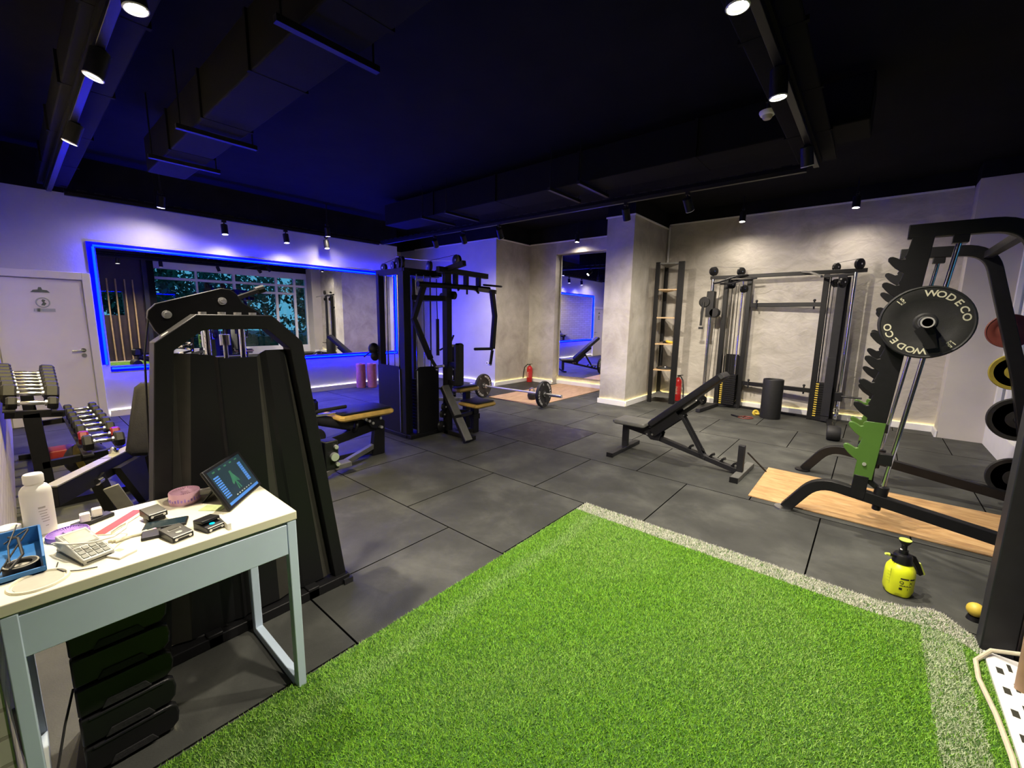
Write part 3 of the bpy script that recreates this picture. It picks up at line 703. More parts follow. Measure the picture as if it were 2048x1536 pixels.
# ================================================================== CORNER SHELF
cs = thing('corner_shelf', 'tall black corner shelf with wooden boards beside the pillar', 'shelf', (-2.9, 7.7, 0))
pa, pb, pc = V((-3.00,7.46,0)), V((-2.62,7.54,0)), V((-3.075,8.06,0))
HS = 2.48
for p, wd in ((pa,0.07),(pb,0.10),(pc,0.07)):
    obj('post', MB().box(p.x-wd/2, p.x+wd/2, p.y-0.02, p.y+0.02, 0, HS), 'black_paint', cs, 0.003)
for k, z in enumerate((0.10, 0.585, 1.05, 1.515, 2.0, HS-0.035)):
    mt = 'pale_wood' if 0 < k < 5 else 'vinyl_grey'
    poly = [(pa.x+0.03, pa.y), (pb.x-0.05, pb.y), (pb.x-0.05, pb.y+0.05), (pc.x+0.03, pc.y+0.02), (pc.x-0.0, pc.y)]
    obj('shelf_board', MB().prism(poly, (0,0,z), (1,0,0), (0,1,0), 0.022), mt, cs)
rs = thing('strap_roll', 'black and yellow straps heaped on the middle board of the corner shelf', 'straps', (-2.80, 7.66, 1.073))
obj('strap', MB().torus((-2.78,7.66,1.098),(0.2,0.1,1),0.05,0.022,20,8), 'yellow_paint', rs)
obj('strap', MB().torus((-2.84,7.68,1.095),(-0.2,0.1,1),0.045,0.02,20,8), 'fabric_black', rs)
obj('strap_tail', MB().bar((-2.84,7.66,1.08),(-2.95,7.56,1.078),0.03,0.006).tube([(-2.86,7.70,1.08),(-2.86,7.60,1.085),(-2.86,7.52,1.05),(-2.86,7.51,0.85),(-2.86,7.51,0.72)],0.006,6), 'fabric_black', rs)
rd = thing('balance_disc', 'flat black disc lying on the lower board of the corner shelf', 'disc', (-2.84, 7.66, 0.608))
obj('disc_body', MB().lathe([(0.001,0),(0.13,0),(0.14,0.012),(0.13,0.028),(0.06,0.035),(0.001,0.03)], (-2.84,7.66,0.608), (0,0,1), 28), 'black_rubber', rd)
obj('disc_valve', MB().cyl((-2.80,7.60,0.635),(-2.80,7.59,0.65),0.012,10), 'white_plastic', rd)
tag(obj('conduit_pipe', MB().cyl((-3.105,8.165,0.0),(-3.105,8.165,3.2),0.018,12), 'white_paint'), 'white vertical pipe in the corner behind the shelf', 'pipe')

# ================================================================== CABLE CROSSOVER at the back wall
cx = thing('cable_crossover', 'black cable crossover machine with two weight towers by the back wall', 'cable machine', (-1.13, 7.9, 0))
def col_(x, y, z0, z1, wx_, wy_, mat='black_paint', nm='post'): obj(nm, MB().box(x-wx_/2, x+wx_/2, y-wy_/2, y+wy_/2, z0, z1), mat, cx, 0.004)
col_(-1.985, 7.95, 0, 2.19, 0.07, 0.09); col_(-1.655, 8.05, 0, 2.19, 0.07, 0.09)
col_(-0.615, 7.92, 0, 2.19, 0.07, 0.09); col_(-0.42, 7.80, 0.02, 2.17, 0.10, 0.05, 'grey_paint'); col_(-0.36, 8.02, 0, 2.15, 0.05, 0.07)
obj('top_beam', MB().bar((-2.22,7.84,2.205),(-0.16,7.88,2.225),0.06,0.055), 'black_paint', cx, 0.004)
obj('top_plate', MB().bar((-2.0,8.0,2.165),(-1.62,8.06,2.165),0.10,0.03).bar((-0.65,7.92,2.16),(-0.30,7.90,2.18),0.12,0.03), 'grey_paint', cx)
for z in (1.755, 0.44):
    obj('cross_bar', MB().bar((-1.63,8.05,z),(-0.64,7.94,z),0.05,0.065), 'black_paint', cx, 0.004)
for (x, z) in ((-1.52,1.755),(-0.74,1.755),(-1.52,0.44),(-0.74,0.44)):
    obj('peg', MB().cyl((x,8.0,z-0.07),(x,8.0,z+0.06),0.012,10).sphere((x,8.0,z+0.065),0.02,10,8), 'grey_paint', cx)
obj('pull_up_bar', MB().tube([(-2.0,7.5,2.10),(-1.78,7.72,2.21),(-1.65,7.80,2.225)],0.016,10).cyl((-2.0,7.5,2.10),(-2.05,7.42,2.085),0.018,10), 'grey_paint', cx)
obj('pull_up_bar', MB().tube([(-0.92,7.80,2.235),(-0.80,7.66,2.21),(-0.66,7.40,2.13)],0.016,10).cyl((-0.66,7.40,2.13),(-0.63,7.33,2.115),0.018,10), 'steel', cx)
obj('lat_bar', MB().tube([(-2.02,7.66,2.09),(-1.86,7.72,2.09),(-1.7,7.74,2.145),(-1.5,7.74,2.165)],0.014,8), 'grey_paint', cx)
# chrome columns with carriages
obj('guide_column', MB().cyl((-2.17,7.80,0.12),(-2.17,7.80,2.18),0.026,16), 'chrome', cx)
obj('guide_column', MB().cyl((-0.285,7.86,0.12),(-0.285,7.86,2.20),0.026,16), 'chrome', cx)
cg = obj('carriage', MB().box(-2.235,-2.11,7.74,7.86,1.55,1.98).cyl((-2.26,7.72,1.80),(-2.26,7.90,1.80),0.09,18).cyl((-2.10,7.74,1.62),(-2.10,7.86,1.62),0.08,18), 'black_plastic', cx, 0.01)
obj('handle', MB().tube([(-2.27,7.72,1.80),(-2.275,7.70,1.62),(-2.28,7.70,1.40)],0.020,8).bar((-2.31,7.70,1.36),(-2.24,7.70,1.36),0.03,0.04), 'black_rubber', cg)
c2 = obj('carriage', MB().box(-0.335,-0.24,7.80,7.91,0.34,0.47).cyl((-0.26,7.80,0.42),(-0.02,7.78,0.42),0.014,10), 'black_plastic', cx, 0.006)
obj('chain', MB().torus((-0.285,7.66,0.30),(1,0,0),0.03,0.007,14,6).torus((-0.285,7.60,0.235),(0,1,0),0.03,0.007,14,6).torus((-0.285,7.54,0.17),(1,0,0),0.03,0.007,14,6), 'chrome', c2)
# pulleys
for (x, y, z, r) in ((-2.17,7.80,2.31,0.075),(-1.79,7.98,2.30,0.07),(-1.90,7.90,2.09,0.07),(-1.72,7.95,2.02,0.065),(-0.52,7.94,2.29,0.06),(-0.255,7.84,2.31,0.075),(-0.50,7.90,2.06,0.06),(-0.41,7.76,2.06,0.06),(-2.16,7.72,0.11,0.085)):
    pl = obj('pulley', MB().lathe([(0.004,-0.02),(r*0.9,-0.022),(r,-0.018),(r*0.82,0.0),(r,0.018),(r*0.9,0.022),(0.004,0.02)], (x,y,z), (0.75,-0.6,0), 22), 'black_plastic', cx)
    obj('pulley_bolt', MB().cyl((x+0.018,y-0.014,z),(x+0.026,y-0.021,z),0.012,10), 'chrome', pl)
# guide rods, cables and stacks
for (x0, x1, yy, zb) in ((-1.90,-1.74,7.98,0.58),(-0.56,-0.46,7.93,0.60)):
    for x in (x0, x1): obj('guide_rod', MB().cyl((x,yy,0.1),(x,yy,2.15),0.011,10), 'chrome', cx)
for (x, y) in ((-1.84,7.97),(-1.80,7.97),(-0.52,7.92),(-0.38,7.86)):
    obj('cable', MB().cyl((x,y,0.6),(x,y,2.1),0.004,6), 'cable_black', cx)
obj('cable', MB().cyl((-2.10,7.76,0.15),(-2.06,7.84,2.08),0.004,6).cyl((-2.17,7.80,2.385),(-1.79,7.98,2.37),0.003,6).cyl((-0.52,7.94,2.35),(-0.255,7.84,2.385),0.003,6), 'cable_black', cx)
def stack(x0, x1, y0, y1, n, z0, nm='weight_stack', par=None):
    mb = MB(); hgt = 0.035
    for k in range(n): mb.box(x0, x1, y0, y1, z0+k*hgt, z0+k*hgt+hgt-0.006)
    o = obj(nm, mb, 'black_paint', par)
    tg = MB()
    for k in range(n): tg.box(x0-0.003+0.0, x0+0.035, y0-0.002, y0-0.0005, z0+k*hgt+0.006, z0+k*hgt+hgt-0.012)
    obj('number_labels', tg, 'yellow_paint', o)
    return o
stack(-1.93,-1.70,7.90,8.06,15,0.06, par=cx)
stack(-0.575,-0.43,7.85,8.0,15,0.06, par=cx)
obj('shroud', MB().prism([(-1.95,0.42),(-1.69,0.42),(-1.69,0.88),(-1.73,0.92),(-1.91,0.92),(-1.95,0.88)], (0,8.075,0), (1,0,0), (0,0,1), 0.012), 'dark_sheet', cx)
obj('shroud', MB().box(-0.475,-0.37,7.765,7.775,0.10,0.98), 'grey_paint', cx, 0.004)
# base rails and front feet
obj('base_rail', MB().sweep([(-1.64,8.05,0.035),(-1.97,7.93,0.035),(-2.05,7.14,0.035)],(0,0,1),0.055,0.07), 'grey_paint', cx, 0.004)
obj('base_rail', MB().sweep([(-0.63,7.92,0.035),(-0.36,7.80,0.035),(-0.245,6.70,0.035)],(0,0,1),0.055,0.07), 'black_paint', cx, 0.004)
obj('base_rail', MB().bar((-1.66,8.08,0.02),(-0.60,7.98,0.02),0.05,0.035), 'black_paint', cx)
obj('foot_block', MB().lathe([(0.001,-0.07),(0.085,-0.07),(0.095,-0.05),(0.095,0.05),(0.085,0.07),(0.001,0.07)], (-0.245,6.66,0.095), (0.93,0.1,0), 24), 'black_rubber', cx)
# litter bin style black box by the wall
bn = thing('plyo_drum', 'black upright drum standing on the floor inside the cable crossover', 'drum', (-1.09, 7.55, 0))
obj('drum_body', MB().lathe([(0.001,0),(0.135,0),(0.14,0.01),(0.14,0.60),(0.132,0.61),(0.128,0.60),(0.126,0.56),(0.001,0.55)], (-1.09,7.55,0), (0,0,1), 32), 'black_rubber', bn)
obj('drum_rim', MB().torus((-1.09,7.55,0.605),(0,0,1),0.134,0.006,32,6), 'grey_paint', bn)
yr = thing('resistance_band', 'small yellow band roll on the floor beside the black drum', 'band', (-1.30,7.62,0))
obj('band_roll', MB().torus((-1.30,7.62,0.035),(0.6,-0.8,0.1),0.035,0.018,20,8).torus((-1.27,7.60,0.03),(0.1,0.1,1),0.03,0.012,18,6), 'yellow_paint', yr)
rp = thing('skipping_rope', 'thin brown rope coiled on the floor in front of the black drum', 'rope', (-1.38,7.25,0))
obj('rope_coil', MB().torus((-1.38,7.25,0.008),(0,0,1),0.09,0.007,28,6).torus((-1.34,7.28,0.014),(0.05,0,1),0.07,0.006,28,6), 'red_dark', rp)
obj('rope_handle', MB().cyl((-1.46,7.22,0.014),(-1.58,7.30,0.014),0.012,10), 'black_plastic', rp)

# ================================================================== ADJUSTABLE BENCH
bx, by0 = -2.06, 4.478
be = thing('weight_bench', 'black adjustable bench with raised backrest in the middle of the room', 'bench', (-1.45, by0, 0))
def B(s, z, dy=0): return (bx+s, by0+dy, z)
sm = MB().cushion(bx-0.09, bx+0.28, by0-0.155, by0+0.155, 0.315, 0.365, 0.02)
obj('seat', sm, 'vinyl_grey', be)
obj('seat_frame', MB().prism([(0.0,0.30),(0.27,0.315),(0.40,0.30),(0.42,0.235),(0.33,0.205),(0.02,0.255)], (bx,by0+0.03,0), (1,0,0), (0,0,1), 0.06), 'black_paint', be, 0.003)
# backrest pad, tilted
L_ = math.hypot(0.67,0.60); ang = math.atan2(0.60,0.67)
pd = MB().cushion(0, L_+0.02, -0.14, 0.14, 0.0, 0.075, 0.025)
pd.xf(Matrix.Translation(B(0.345,0.325)) @ Matrix.Rotation(-ang, 4, 'Y'))
obj('backrest', pd, 'vinyl', be)
obj('backrest_frame', MB().bar(B(0.36,0.28), B(0.80,0.672), 0.06, 0.04).bar(B(0.36,0.28,0.11), B(0.62,0.512,0.11), 0.012, 0.09).bar(B(0.36,0.28,-0.11), B(0.62,0.512,-0.11), 0.012, 0.09), 'black_paint', be)
obj('hinge_plate', MB().prism([(0.25,0.26),(0.36,0.33),(0.44,0.27),(0.42,0.19),(0.33,0.19)], (bx,by0+0.065,0), (1,0,0), (0,0,1), 0.012).prism([(0.25,0.26),(0.36,0.33),(0.44,0.27),(0.42,0.19),(0.33,0.19)], (bx,by0-0.053,0), (1,0,0), (0,0,1), 0.012), 'grey_paint', be)
obj('hinge_bolt', MB().cyl(B(0.29,0.245,-0.08),B(0.29,0.245,0.08),0.012,12).cyl(B(0.345,0.25,-0.07),B(0.345,0.25,0.07),0.012,12), 'steel', be)
obj('main_beam', MB().bar(B(0.27,0.235), B(1.20,0.03), 0.06, 0.05), 'grey_paint', be, 0.004)
for k in range(5):
    f = 0.50+0.113*k; s = 0.27+0.93*f; z = 0.235-0.205*f+0.024
    obj('notch', MB().prism([(-0.025,0),(0.0,0.0),(0.018,0.035),(0.03,0.03),(0.022,0.05),(0.0,0.042),(-0.02,0.012)], (bx+s,by0+0.025,z), (1,0,0), (0,0,1), 0.05), 'black_paint', be)
obj('support_strut', MB().bar(B(0.63,0.50,0.04), B(0.885,0.095,0.04), 0.012, 0.03).bar(B(0.63,0.50,-0.04), B(0.885,0.095,-0.04), 0.012, 0.03).cyl(B(0.885,0.10,-0.06),B(0.885,0.10,0.06),0.009,10), 'grey_paint', be)
obj('strut_pivot', MB().cyl(B(0.62,0.49,-0.055),B(0.62,0.49,0.055),0.022,14), 'steel', be)
obj('front_post', MB().bar(B(0.01,0.03), B(0.01,0.30), 0.05, 0.065, (1,0,0)), 'grey_paint', be, 0.004)
obj('front_foot', MB().bar((bx+0.02,4.09,0.022),(bx+0.02,4.79,0.022),0.065,0.042), 'grey_paint', be, 0.004)
obj('foot_cap', MB().bar((bx+0.02,4.075,0.024),(bx+0.02,4.10,0.024),0.072,0.048), 'black_plastic', be)
obj('rear_foot', MB().bar((-0.835,4.20,0.025),(-0.815,4.79,0.025),0.07,0.05), 'vinyl_grey', be, 0.004)
obj('foot_cap', MB().bar((-0.835,4.188,0.025),(-0.835,4.202,0.025),0.072,0.052), 'black_plastic', be)
obj('handle_post', MB().bar((-0.835,4.42,0.05),(-0.835,4.42,0.31),0.055,0.055,(1,0,0)), 'grey_paint', be, 0.004)
obj('brace_rod', MB().cyl((-0.80,4.52,0.22),(-0.66,4.72,0.01),0.008,8), 'grey_paint', be)

b2 = copy_tree(be)
b2.location = (-6.06, 5.45, 0); b2.rotation_euler = (0, 0, math.radians(-42))
b2['label'] = 'second adjustable bench hidden behind the cable tower, showing in the alcove mirror'

# ================================================================== SMITH / SQUAT RACK on the right
yN, yF = 3.884, 5.064
sr = thing('squat_rack', 'black squat rack with curved feet and green notched uprights on the right', 'rack', (0.3, 4.47, 0))
def arc(pts, n=6):
    """round the corners of a planar polyline: pts = [(x,z,r)...]"""
    out = []
    for i, (x, z, r) in enumerate(pts):
        if r == 0 or i in (0, len(pts)-1): out.append((x, z)); continue
        a, c = V((pts[i-1][0]-x, pts[i-1][1]-z)), V((pts[i+1][0]-x, pts[i+1][1]-z)); a.normalize(); c.normalize()
        for k in range(n+1):
            f = k/n; p0, p1, p2 = V((x,z))+a*r, V((x,z)), V((x,z))+c*r
            q = p0*(1-f)**2+p1*2*f*(1-f)+p2*f*f; out.append((q.x, q.y))
    return out
for yy in (yN, yF):
    pth = [(x, yy, z) for x, z in arc([(-0.385,0.015,0),(-0.20,0.29,0.13),(1.13,0.10,0)])]
    obj('base_rail', MB().sweep(pth, (0,1,0), 0.07, 0.075), 'black_paint', sr, 0.004)
    obj('foot_pad', MB().cyl((-0.395,yy,0),(-0.395,yy,0.014),0.065,20), 'steel' if yy == yN else 'black_plastic', sr)
    pth = [(x, yy, z) for x, z in arc([(0.10,2.075,0),(0.63,2.075,0.16),(0.91,1.07,0.1),(1.12,0.06,0)], 8)]
    obj('top_frame', MB().sweep(pth, (0,1,0), 0.07, 0.085), 'black_paint', sr, 0.005)
    obj('guide_rod', MB().cyl((0.165,yy+0.01,0.26),(0.350,yy+0.01,2.04),0.0145,16), 'chrome', sr)
    obj('rod_clamp', MB().box(0.31,0.385,yy-0.03,yy+0.04,1.985,2.04), 'black_plastic', sr, 0.004)
    # notched upright: straight back edge, hooks at the front
    def up_poly(z0, z1, n, first):
        lean = lambda z: (z-0.33)*0.073
        pts = [(0.105+lean(z0), z0), (0.105+lean(z1), z1), (0.0+lean(z1), z1)]
        for zz in reversed([first+0.165*k for k in range(n)]):
            o_ = lean(zz)
            lobe = [(-0.002,0.108),(-0.010,0.092),(-0.004,0.078),(-0.022,0.074),(-0.046,0.088),(-0.066,0.097),(-0.082,0.096),(-0.090,0.086),(-0.088,0.070),(-0.070,0.046),(-0.048,0.022),(-0.022,0.002),(-0.002,-0.012)]
            pts += [(o_+a, zz+c) for a, c in lobe]
        pts += [(lean(z0), z0)]
        return pts
    obj('hook_plate', MB().prism(up_poly(0.80, 2.04, 7, 0.835), (0,yy-0.004,0), (1,0,0), (0,0,1), 0.030), 'black_paint', sr, 0.003)
    obj('hook_plate', MB().prism(up_poly(0.38, 0.80, 2, 0.52), (0,yy-0.004,0), (1,0,0), (0,0,1), 0.031), 'green_paint', sr, 0.003)
    obj('upright', MB().bar((0.045,yy+0.0,0.28),(0.175,yy,2.05),0.05,0.06,(1,0,0)).bar((0.04,yy,0.23),(0.05,yy,0.40),0.075,0.085,(1,0,0)), 'black_paint', sr, 0.004)
    obj('bolt', MB().cyl((0.055,yy-0.036,0.49),(0.055,yy-0.046,0.49),0.012,12), 'zinc', sr)
    # safety catch on the rod
    sc_ = obj('safety_catch', MB().cyl((0.158,yy+0.01,0.20),(0.172,yy+0.01,0.34),0.040,14).cyl((0.155,yy+0.01,0.16),(0.158,yy+0.01,0.20),0.026,12).sweep([(0.14,yy,0.33),(0.10,yy,0.36),(0.10,yy,0.46),(0.12,yy,0.54)],(0,1,0),0.03,0.035).box(0.09,0.20,yy-0.025,yy+0.035,0.50,0.58), 'black_plastic', sr, 0.004)
obj('cross_member', MB().bar((0.62,yN,2.03),(0.62,yF,2.03),0.05,0.05), 'black_paint', sr)
obj('cross_member', MB().bar((1.08,yN,0.13),(1.08,yF,0.13),0.05,0.05), 'black_paint', sr)
# barbell in the rack
rb = thing('barbell', 'steel bar racked shoulder high in the squat rack', 'barbell', (0.243, 4.45, 1.47))
obj('shaft', MB().cyl((0.243,3.70,1.494),(0.243,5.25,1.494),0.014,14), 'chrome', rb)
obj('sleeve', MB().cyl((0.243,3.60,1.494),(0.243,3.80,1.494),0.025,18), 'chrome', rb)
obj('sleeve', MB().cyl((0.243,5.15,1.494),(0.243,5.40,1.494),0.025,18), 'chrome', rb)
obj('slide_block', MB().box(0.215,0.315,3.83,3.94,1.45,1.54).box(0.215,0.315,5.01,5.12,1.45,1.54), 'black_plastic', rb, 0.006)
# bar catch in front of the plate
obj('sleeve_cap', MB().cyl((0.243,3.60,1.494),(0.243,3.612,1.494),0.033,18), 'zinc', rb)
obj('bar_hook', MB().prism([(-0.05,-0.02),(0.02,-0.13),(0.07,-0.12),(0.05,-0.03),(0.03,0.01),(-0.02,0.01)], (0.243,3.70,1.46), (1,0,0), (0,0,1), 0.012), 'black_plastic', rb)
plate('weight_plate', 'large black rubber plate with cream lettering on the racked bar, facing us', (0.243,3.765,1.494), (0,-1,0), 0.228, 0.05, letters='letter_cream', lsize=0.054, u=(0,0,1), rot=0.0, kg='15')
plate('weight_plate', 'black rubber plate on the far end of the racked bar', (0.243,5.24,1.494), (0,1,0), 0.228, 0.05, letters='letter_cream', lsize=0.054, kg='15')
# plates stored on the far rear leg
def grip_plate(label, c, R, mat, holes=3):
    c = V(c); t_ = thing('weight_plate', label, 'weight plate', c-V((0,0,R)), 'plates stored on the rack')
    obj('plate_rim', MB().lathe([(R*0.80,-0.016),(R*0.97,-0.020),(R,-0.012),(R,0.012),(R*0.97,0.020),(R*0.80,0.016),(R*0.78,0.0),(R*0.80,-0.016)], c, (0,1,0), 40), mat, t_)
    obj('plate_hub', MB().lathe([(0.027,-0.018),(R*0.40,-0.018),(R*0.42,0),(R*0.40,0.018),(0.027,0.018),(0.026,0),(0.027,-0.018)], c, (0,1,0), 28), mat, t_)
    for k in range(holes):
        a = 2*PI*k/holes+0.5; d = V((math.cos(a),0,math.sin(a)))
        obj('spoke', MB().bar(c+d*R*0.36, c+d*R*0.83, R*0.55, 0.026, (0,1,0)), mat, t_)
    return t_
red = plate('weight_plate', 'dull red plate stored highest on the rear leg of the rack', (0.83,5.19,1.44), (0,-1,0), 0.135, 0.035, mat='red_dark', letters=None, group='plates stored on the rack')
grip_plate('yellow grip plate stored below the red one on the rack', (0.90,5.19,1.115), 0.145, 'yellow_rubber', 3)
grip_plate('black three-grip plate stored low on the rear leg of the rack', (0.965,5.19,0.735), 0.175, 'black_rubber', 3)
grip_plate('black grip plate stored lowest on the rack near the floor', (1.01,5.19,0.25), 0.165, 'black_rubber', 3)
for (x, z) in ((0.83,1.44),(0.90,1.115),(0.965,0.735),(1.01,0.25)):
    obj('storage_peg', MB().cyl((x,5.06,z),(x,5.26,z),0.024,14), 'steel', sr)

# ================================================================== PRESSURE SPRAYER
px, py = 0.262, 3.055
sp = thing('pressure_sprayer', 'bright yellow pump sprayer bottle with black head beside the turf', 'sprayer', (px, py, 0))
def wob(a, h): return 1.0+(0.055*math.cos(5*a)*max(0, 1-h/0.05))
obj('bottle', MB().lathe([(0.001,0.008),(0.035,0.004),(0.050,0.0),(0.060,0.008),(0.0655,0.03),(0.0655,0.125),(0.062,0.150),(0.050,0.172),(0.036,0.182),(0.001,0.184)], (px,py,0), (0,0,1), 40, wob), 'lime', sp)
hdz = 0.180
obj('collar', MB().lathe([(0.001,0),(0.040,0),(0.044,0.004),(0.042,0.042),(0.036,0.052),(0.001,0.056)], (px,py,hdz), (0,0,1), 28), 'black_plastic', sp)
obj('pump_shaft', MB().cyl((px,py,hdz+0.05),(px,py,hdz+0.075),0.020,14).cyl((px,py,hdz+0.07),(px,py,hdz+0.115),0.013,12).lathe([(0.012,0.1),(0.026,0.122),(0.028,0.130),(0.001,0.130)], (px,py,hdz), (0,0,1), 20), 'black_plastic', sp)
obj('pump_cap', MB().cyl((px,py,hdz+0.1305),(px,py,hdz+0.134),0.027,20), 'lime_light', sp)
ud = V((math.cos(yaw), math.sin(yaw), 0))
c0 = V((px,py,hdz+0.035))
noz = obj('nozzle', MB().cyl(c0-ud*0.035, c0-ud*0.080+V((0,0,0.012)), 0.008, 12), 'black_plastic', sp)
obj('nozzle_tip', MB().cyl(c0-ud*0.078+V((0,0,0.0115)), c0-ud*0.098+V((0,0,0.016)), 0.009, 12, 0.006), 'lime_light', noz)
hn = obj('handle', MB().sweep([c0+ud*0.030, c0+ud*0.055+V((0,0,-0.005)), c0+ud*0.085+V((0,0,-0.05)), c0+ud*0.112+V((0,0,-0.105))], (-ud.y,ud.x,0), 0.026, 0.024), 'black_plastic', sp, 0.004)
obj('grip', MB().bar(c0+ud*0.090+V((0,0,-0.035)), c0+ud*0.126+V((0,0,-0.102)), 0.024, 0.010, (ud.x,ud.y,0.5)), 'lime_light', hn)
obj('trigger', MB().cyl(c0+V((0,0,0.03))-ud*0.012, c0+V((0,0,0.044))-ud*0.014, 0.006, 10), 'white_plastic', sp)
# print on the side facing us
pr = MB(); fdir = -V((-math.sin(yaw), math.cos(yaw), 0)); base_a = math.atan2(-0.996, -0.085)
def curved(mb, a0, a1, z0, z1, R=0.0662):
    n = 6; vs = []
    for k in range(n+1):
        a = base_a+a0+(a1-a0)*k/n
        for z in (z0, z1): vs.append((px+R*math.cos(a), py+R*math.sin(a), z))
    mb.add(vs, [(2*k,2*k+2,2*k+3,2*k+1) for k in range(n)])
curved(pr, 0.10, 0.65, 0.110, 0.1185); curved(pr, 0.73, 1.15, 0.110, 0.1185)
for k in range(9): curved(pr, 0.10+0.09*k, 0.17+0.09*k, 0.072, 0.0765+0.002*(k%2))
for a in (0.08, 0.62):
    for r in (0.012, 0.008): curved(pr, a, a+0.2, 0.056-r/2, 0.056+r/2)
obj('print', pr, 'print_black', sp)
tx = MB()
for k, ch in enumerate('QX'):
    vs_, fs_, wd_ = glyph(ch)
    a0 = 0.20+0.62*k
    tx.add([(px+0.0663*math.cos(base_a+a0+p[0]*0.36), py+0.0663*math.sin(base_a+a0+p[0]*0.36), 0.086+p[1]*0.022) for p in vs_], fs_)
obj('logo_print', tx, 'print_black', sp)
sc = MB()
for k in range(4): curved(sc, -0.85, -0.55, 0.075+0.018*k, 0.0768+0.018*k)
curved(sc, -0.60, -0.57, 0.06, 0.15)
obj('level_marks', sc, 'print_olive', sp)

# ================================================================== RIGHT EDGE: post, poles, rail, cord
tag(obj('steel_post', MB().box(0.533,0.640,2.72,2.82,0.0,CEIL), 'grey_paint', bevel=0.006), 'dark square steel post at the right edge of the turf', 'post')
ky = thing('yellow_knob', 'small yellow ball on the floor behind the steel post', 'ball', (0.53, 3.02, 0))
obj('ball', MB().sphere((0.553,3.02,0.055),0.035,16,10), 'yellow_paint', ky)
obj('ball_base', MB().lathe([(0.001,0),(0.03,0),(0.025,0.02),(0.001,0.024)], (0.553,3.02,0), (0,0,1), 16), 'black_plastic', ky)
rl = thing('floor_rail', 'white slotted rail on the floor carrying the wooden poles', 'rail', (0.58, 2.2, 0))
obj('rail_body', MB().box(0.540,0.650,1.70,2.70,0.0,0.03), 'white_paint', rl, 0.004)
for k in range(7):
    obj('slot', MB().box(0.562, 0.582, 1.76+0.132*k, 1.80+0.132*k, 0.0295, 0.0312), 'print_black', rl)
    obj('slot', MB().box(0.600, 0.612, 1.80+0.132*k, 1.85+0.132*k, 0.0295, 0.0312), 'print_black', rl)
PO = ['slim wooden pole nearest the camera on the slotted rail', 'second wooden pole from the camera on the slotted rail', 'third wooden pole from the camera on the slotted rail', 'wooden pole next to the steel post on the slotted rail']
for k, y in enumerate((1.93, 2.11, 2.31, 2.49)):
    t_ = thing('wooden_pole', PO[k], 'pole', (0.615, y, 0.03), 'wooden poles on the right wall')
    obj('pole', MB().tube([(0.615+0.006*math.sin(3*z+k), y+0.005*math.cos(2.2*z+k), z) for z in np.linspace(0.03, 2.40, 9)], 0.019, 12), 'pole_wood', t_)
    obj('pole_cap', MB().cyl((0.615+0.006*math.sin(7.2+k),y+0.005*math.cos(5.28+k),2.40),(0.615+0.006*math.sin(7.2+k),y+0.005*math.cos(5.28+k),2.406),0.017,12), 'pale_wood', t_)
tag(obj('extension_lead', MB().tube([(0.64,2.66,0.09),(0.56,2.68,0.05),(0.505,2.60,0.022),(0.495,2.45,0.030),(0.515,2.25,0.030),(0.522,2.05,0.030),(0.515,1.85,0.030),(0.50,1.6,0.030),(0.50,1.2,0.030)],0.009,8), 'cord_cream'), 'cream power cord running beside the turf at the right edge', 'cord')

# ================================================================== BIG SHROUDED WEIGHT MACHINE (left foreground)
m1 = thing('weight_machine', 'large black weight-stack machine with tapered shroud behind the desk', 'gym machine', (-2.45, 0.66, 0))
XF = -2.13
def ring_path(x): return [(x,0.262,0.0),(x,0.385,1.345),(x,0.510,1.442),(x,0.775,1.442),(x,0.888,1.335),(x,1.055,0.0)]
obj('front_frame', MB().sweep(ring_path(XF-0.03), (1,0,0), 0.09, 0.062), 'black_paint', m1, 0.004)
obj('rear_frame', MB().sweep([(-2.72,0.44,0.0),(-2.72,0.50,1.22),(-2.72,0.82,1.22),(-2.72,0.90,0.0)], (1,0,0), 0.06, 0.05), 'black_paint', m1, 0.004)
# folded front shroud: vertical creases that flare towards the floor
ZB = 0.06
tops = [(0.425,0.030,1.312),(0.474,0.0,1.312),(0.555,0.0,1.300),(0.566,-0.012,1.288),(0.574,0.0,1.285),(0.722,0.0,1.285),(0.742,0.022,1.296),(0.765,0.010,1.312),(0.845,0.010,1.312),(0.862,0.032,1.312)]
bots = [0.292,0.372,0.540,0.575,0.590,0.735,0.800,0.860,0.965,1.025]
vs, fs = [], []
for (yt, dx, zt_), yb in zip(tops, bots):
    vs += [(XF-0.02-dx, yt, zt_), (XF+0.0-dx, yb, ZB)]
n = len(tops)
fs = [(2*k, 2*k+1, 2*k+3, 2*k+2) for k in range(n-1)]
o = obj('front_shroud', MB().add(vs, fs), 'dark_sheet', m1)
o.data.polygons.foreach_set('use_smooth', [False]*len(o.data.polygons))
o.data.materials.append(MATS['lit_facet_grey'])
for k in (0, 5, 8): o.data.polygons[k].material_index = 1  # light on the angled facets, put in as a paler grey
sm_ = o.modifiers.new('thickness', 'SOLIDIFY'); sm_.thickness = 0.006
obj('rear_shroud', MB().prism([(0.44,ZB),(0.90,ZB),(0.82,1.20),(0.50,1.20)], (-2.69,0,0), (0,1,0), (0,0,1), 0.006), 'dark_sheet', m1)
obj('side_panel', MB().add([(XF-0.06,0.292,ZB),(-2.69,0.44,ZB),(-2.69,0.50,1.20),(XF-0.06,0.425,1.27)], [(0,1,2,3)]), 'dark_sheet', m1)
obj('side_panel', MB().add([(XF-0.06,1.022,ZB),(-2.69,0.90,ZB),(-2.69,0.82,1.20),(XF-0.06,0.862,1.27)], [(0,1,2,3)]), 'dark_sheet', m1)
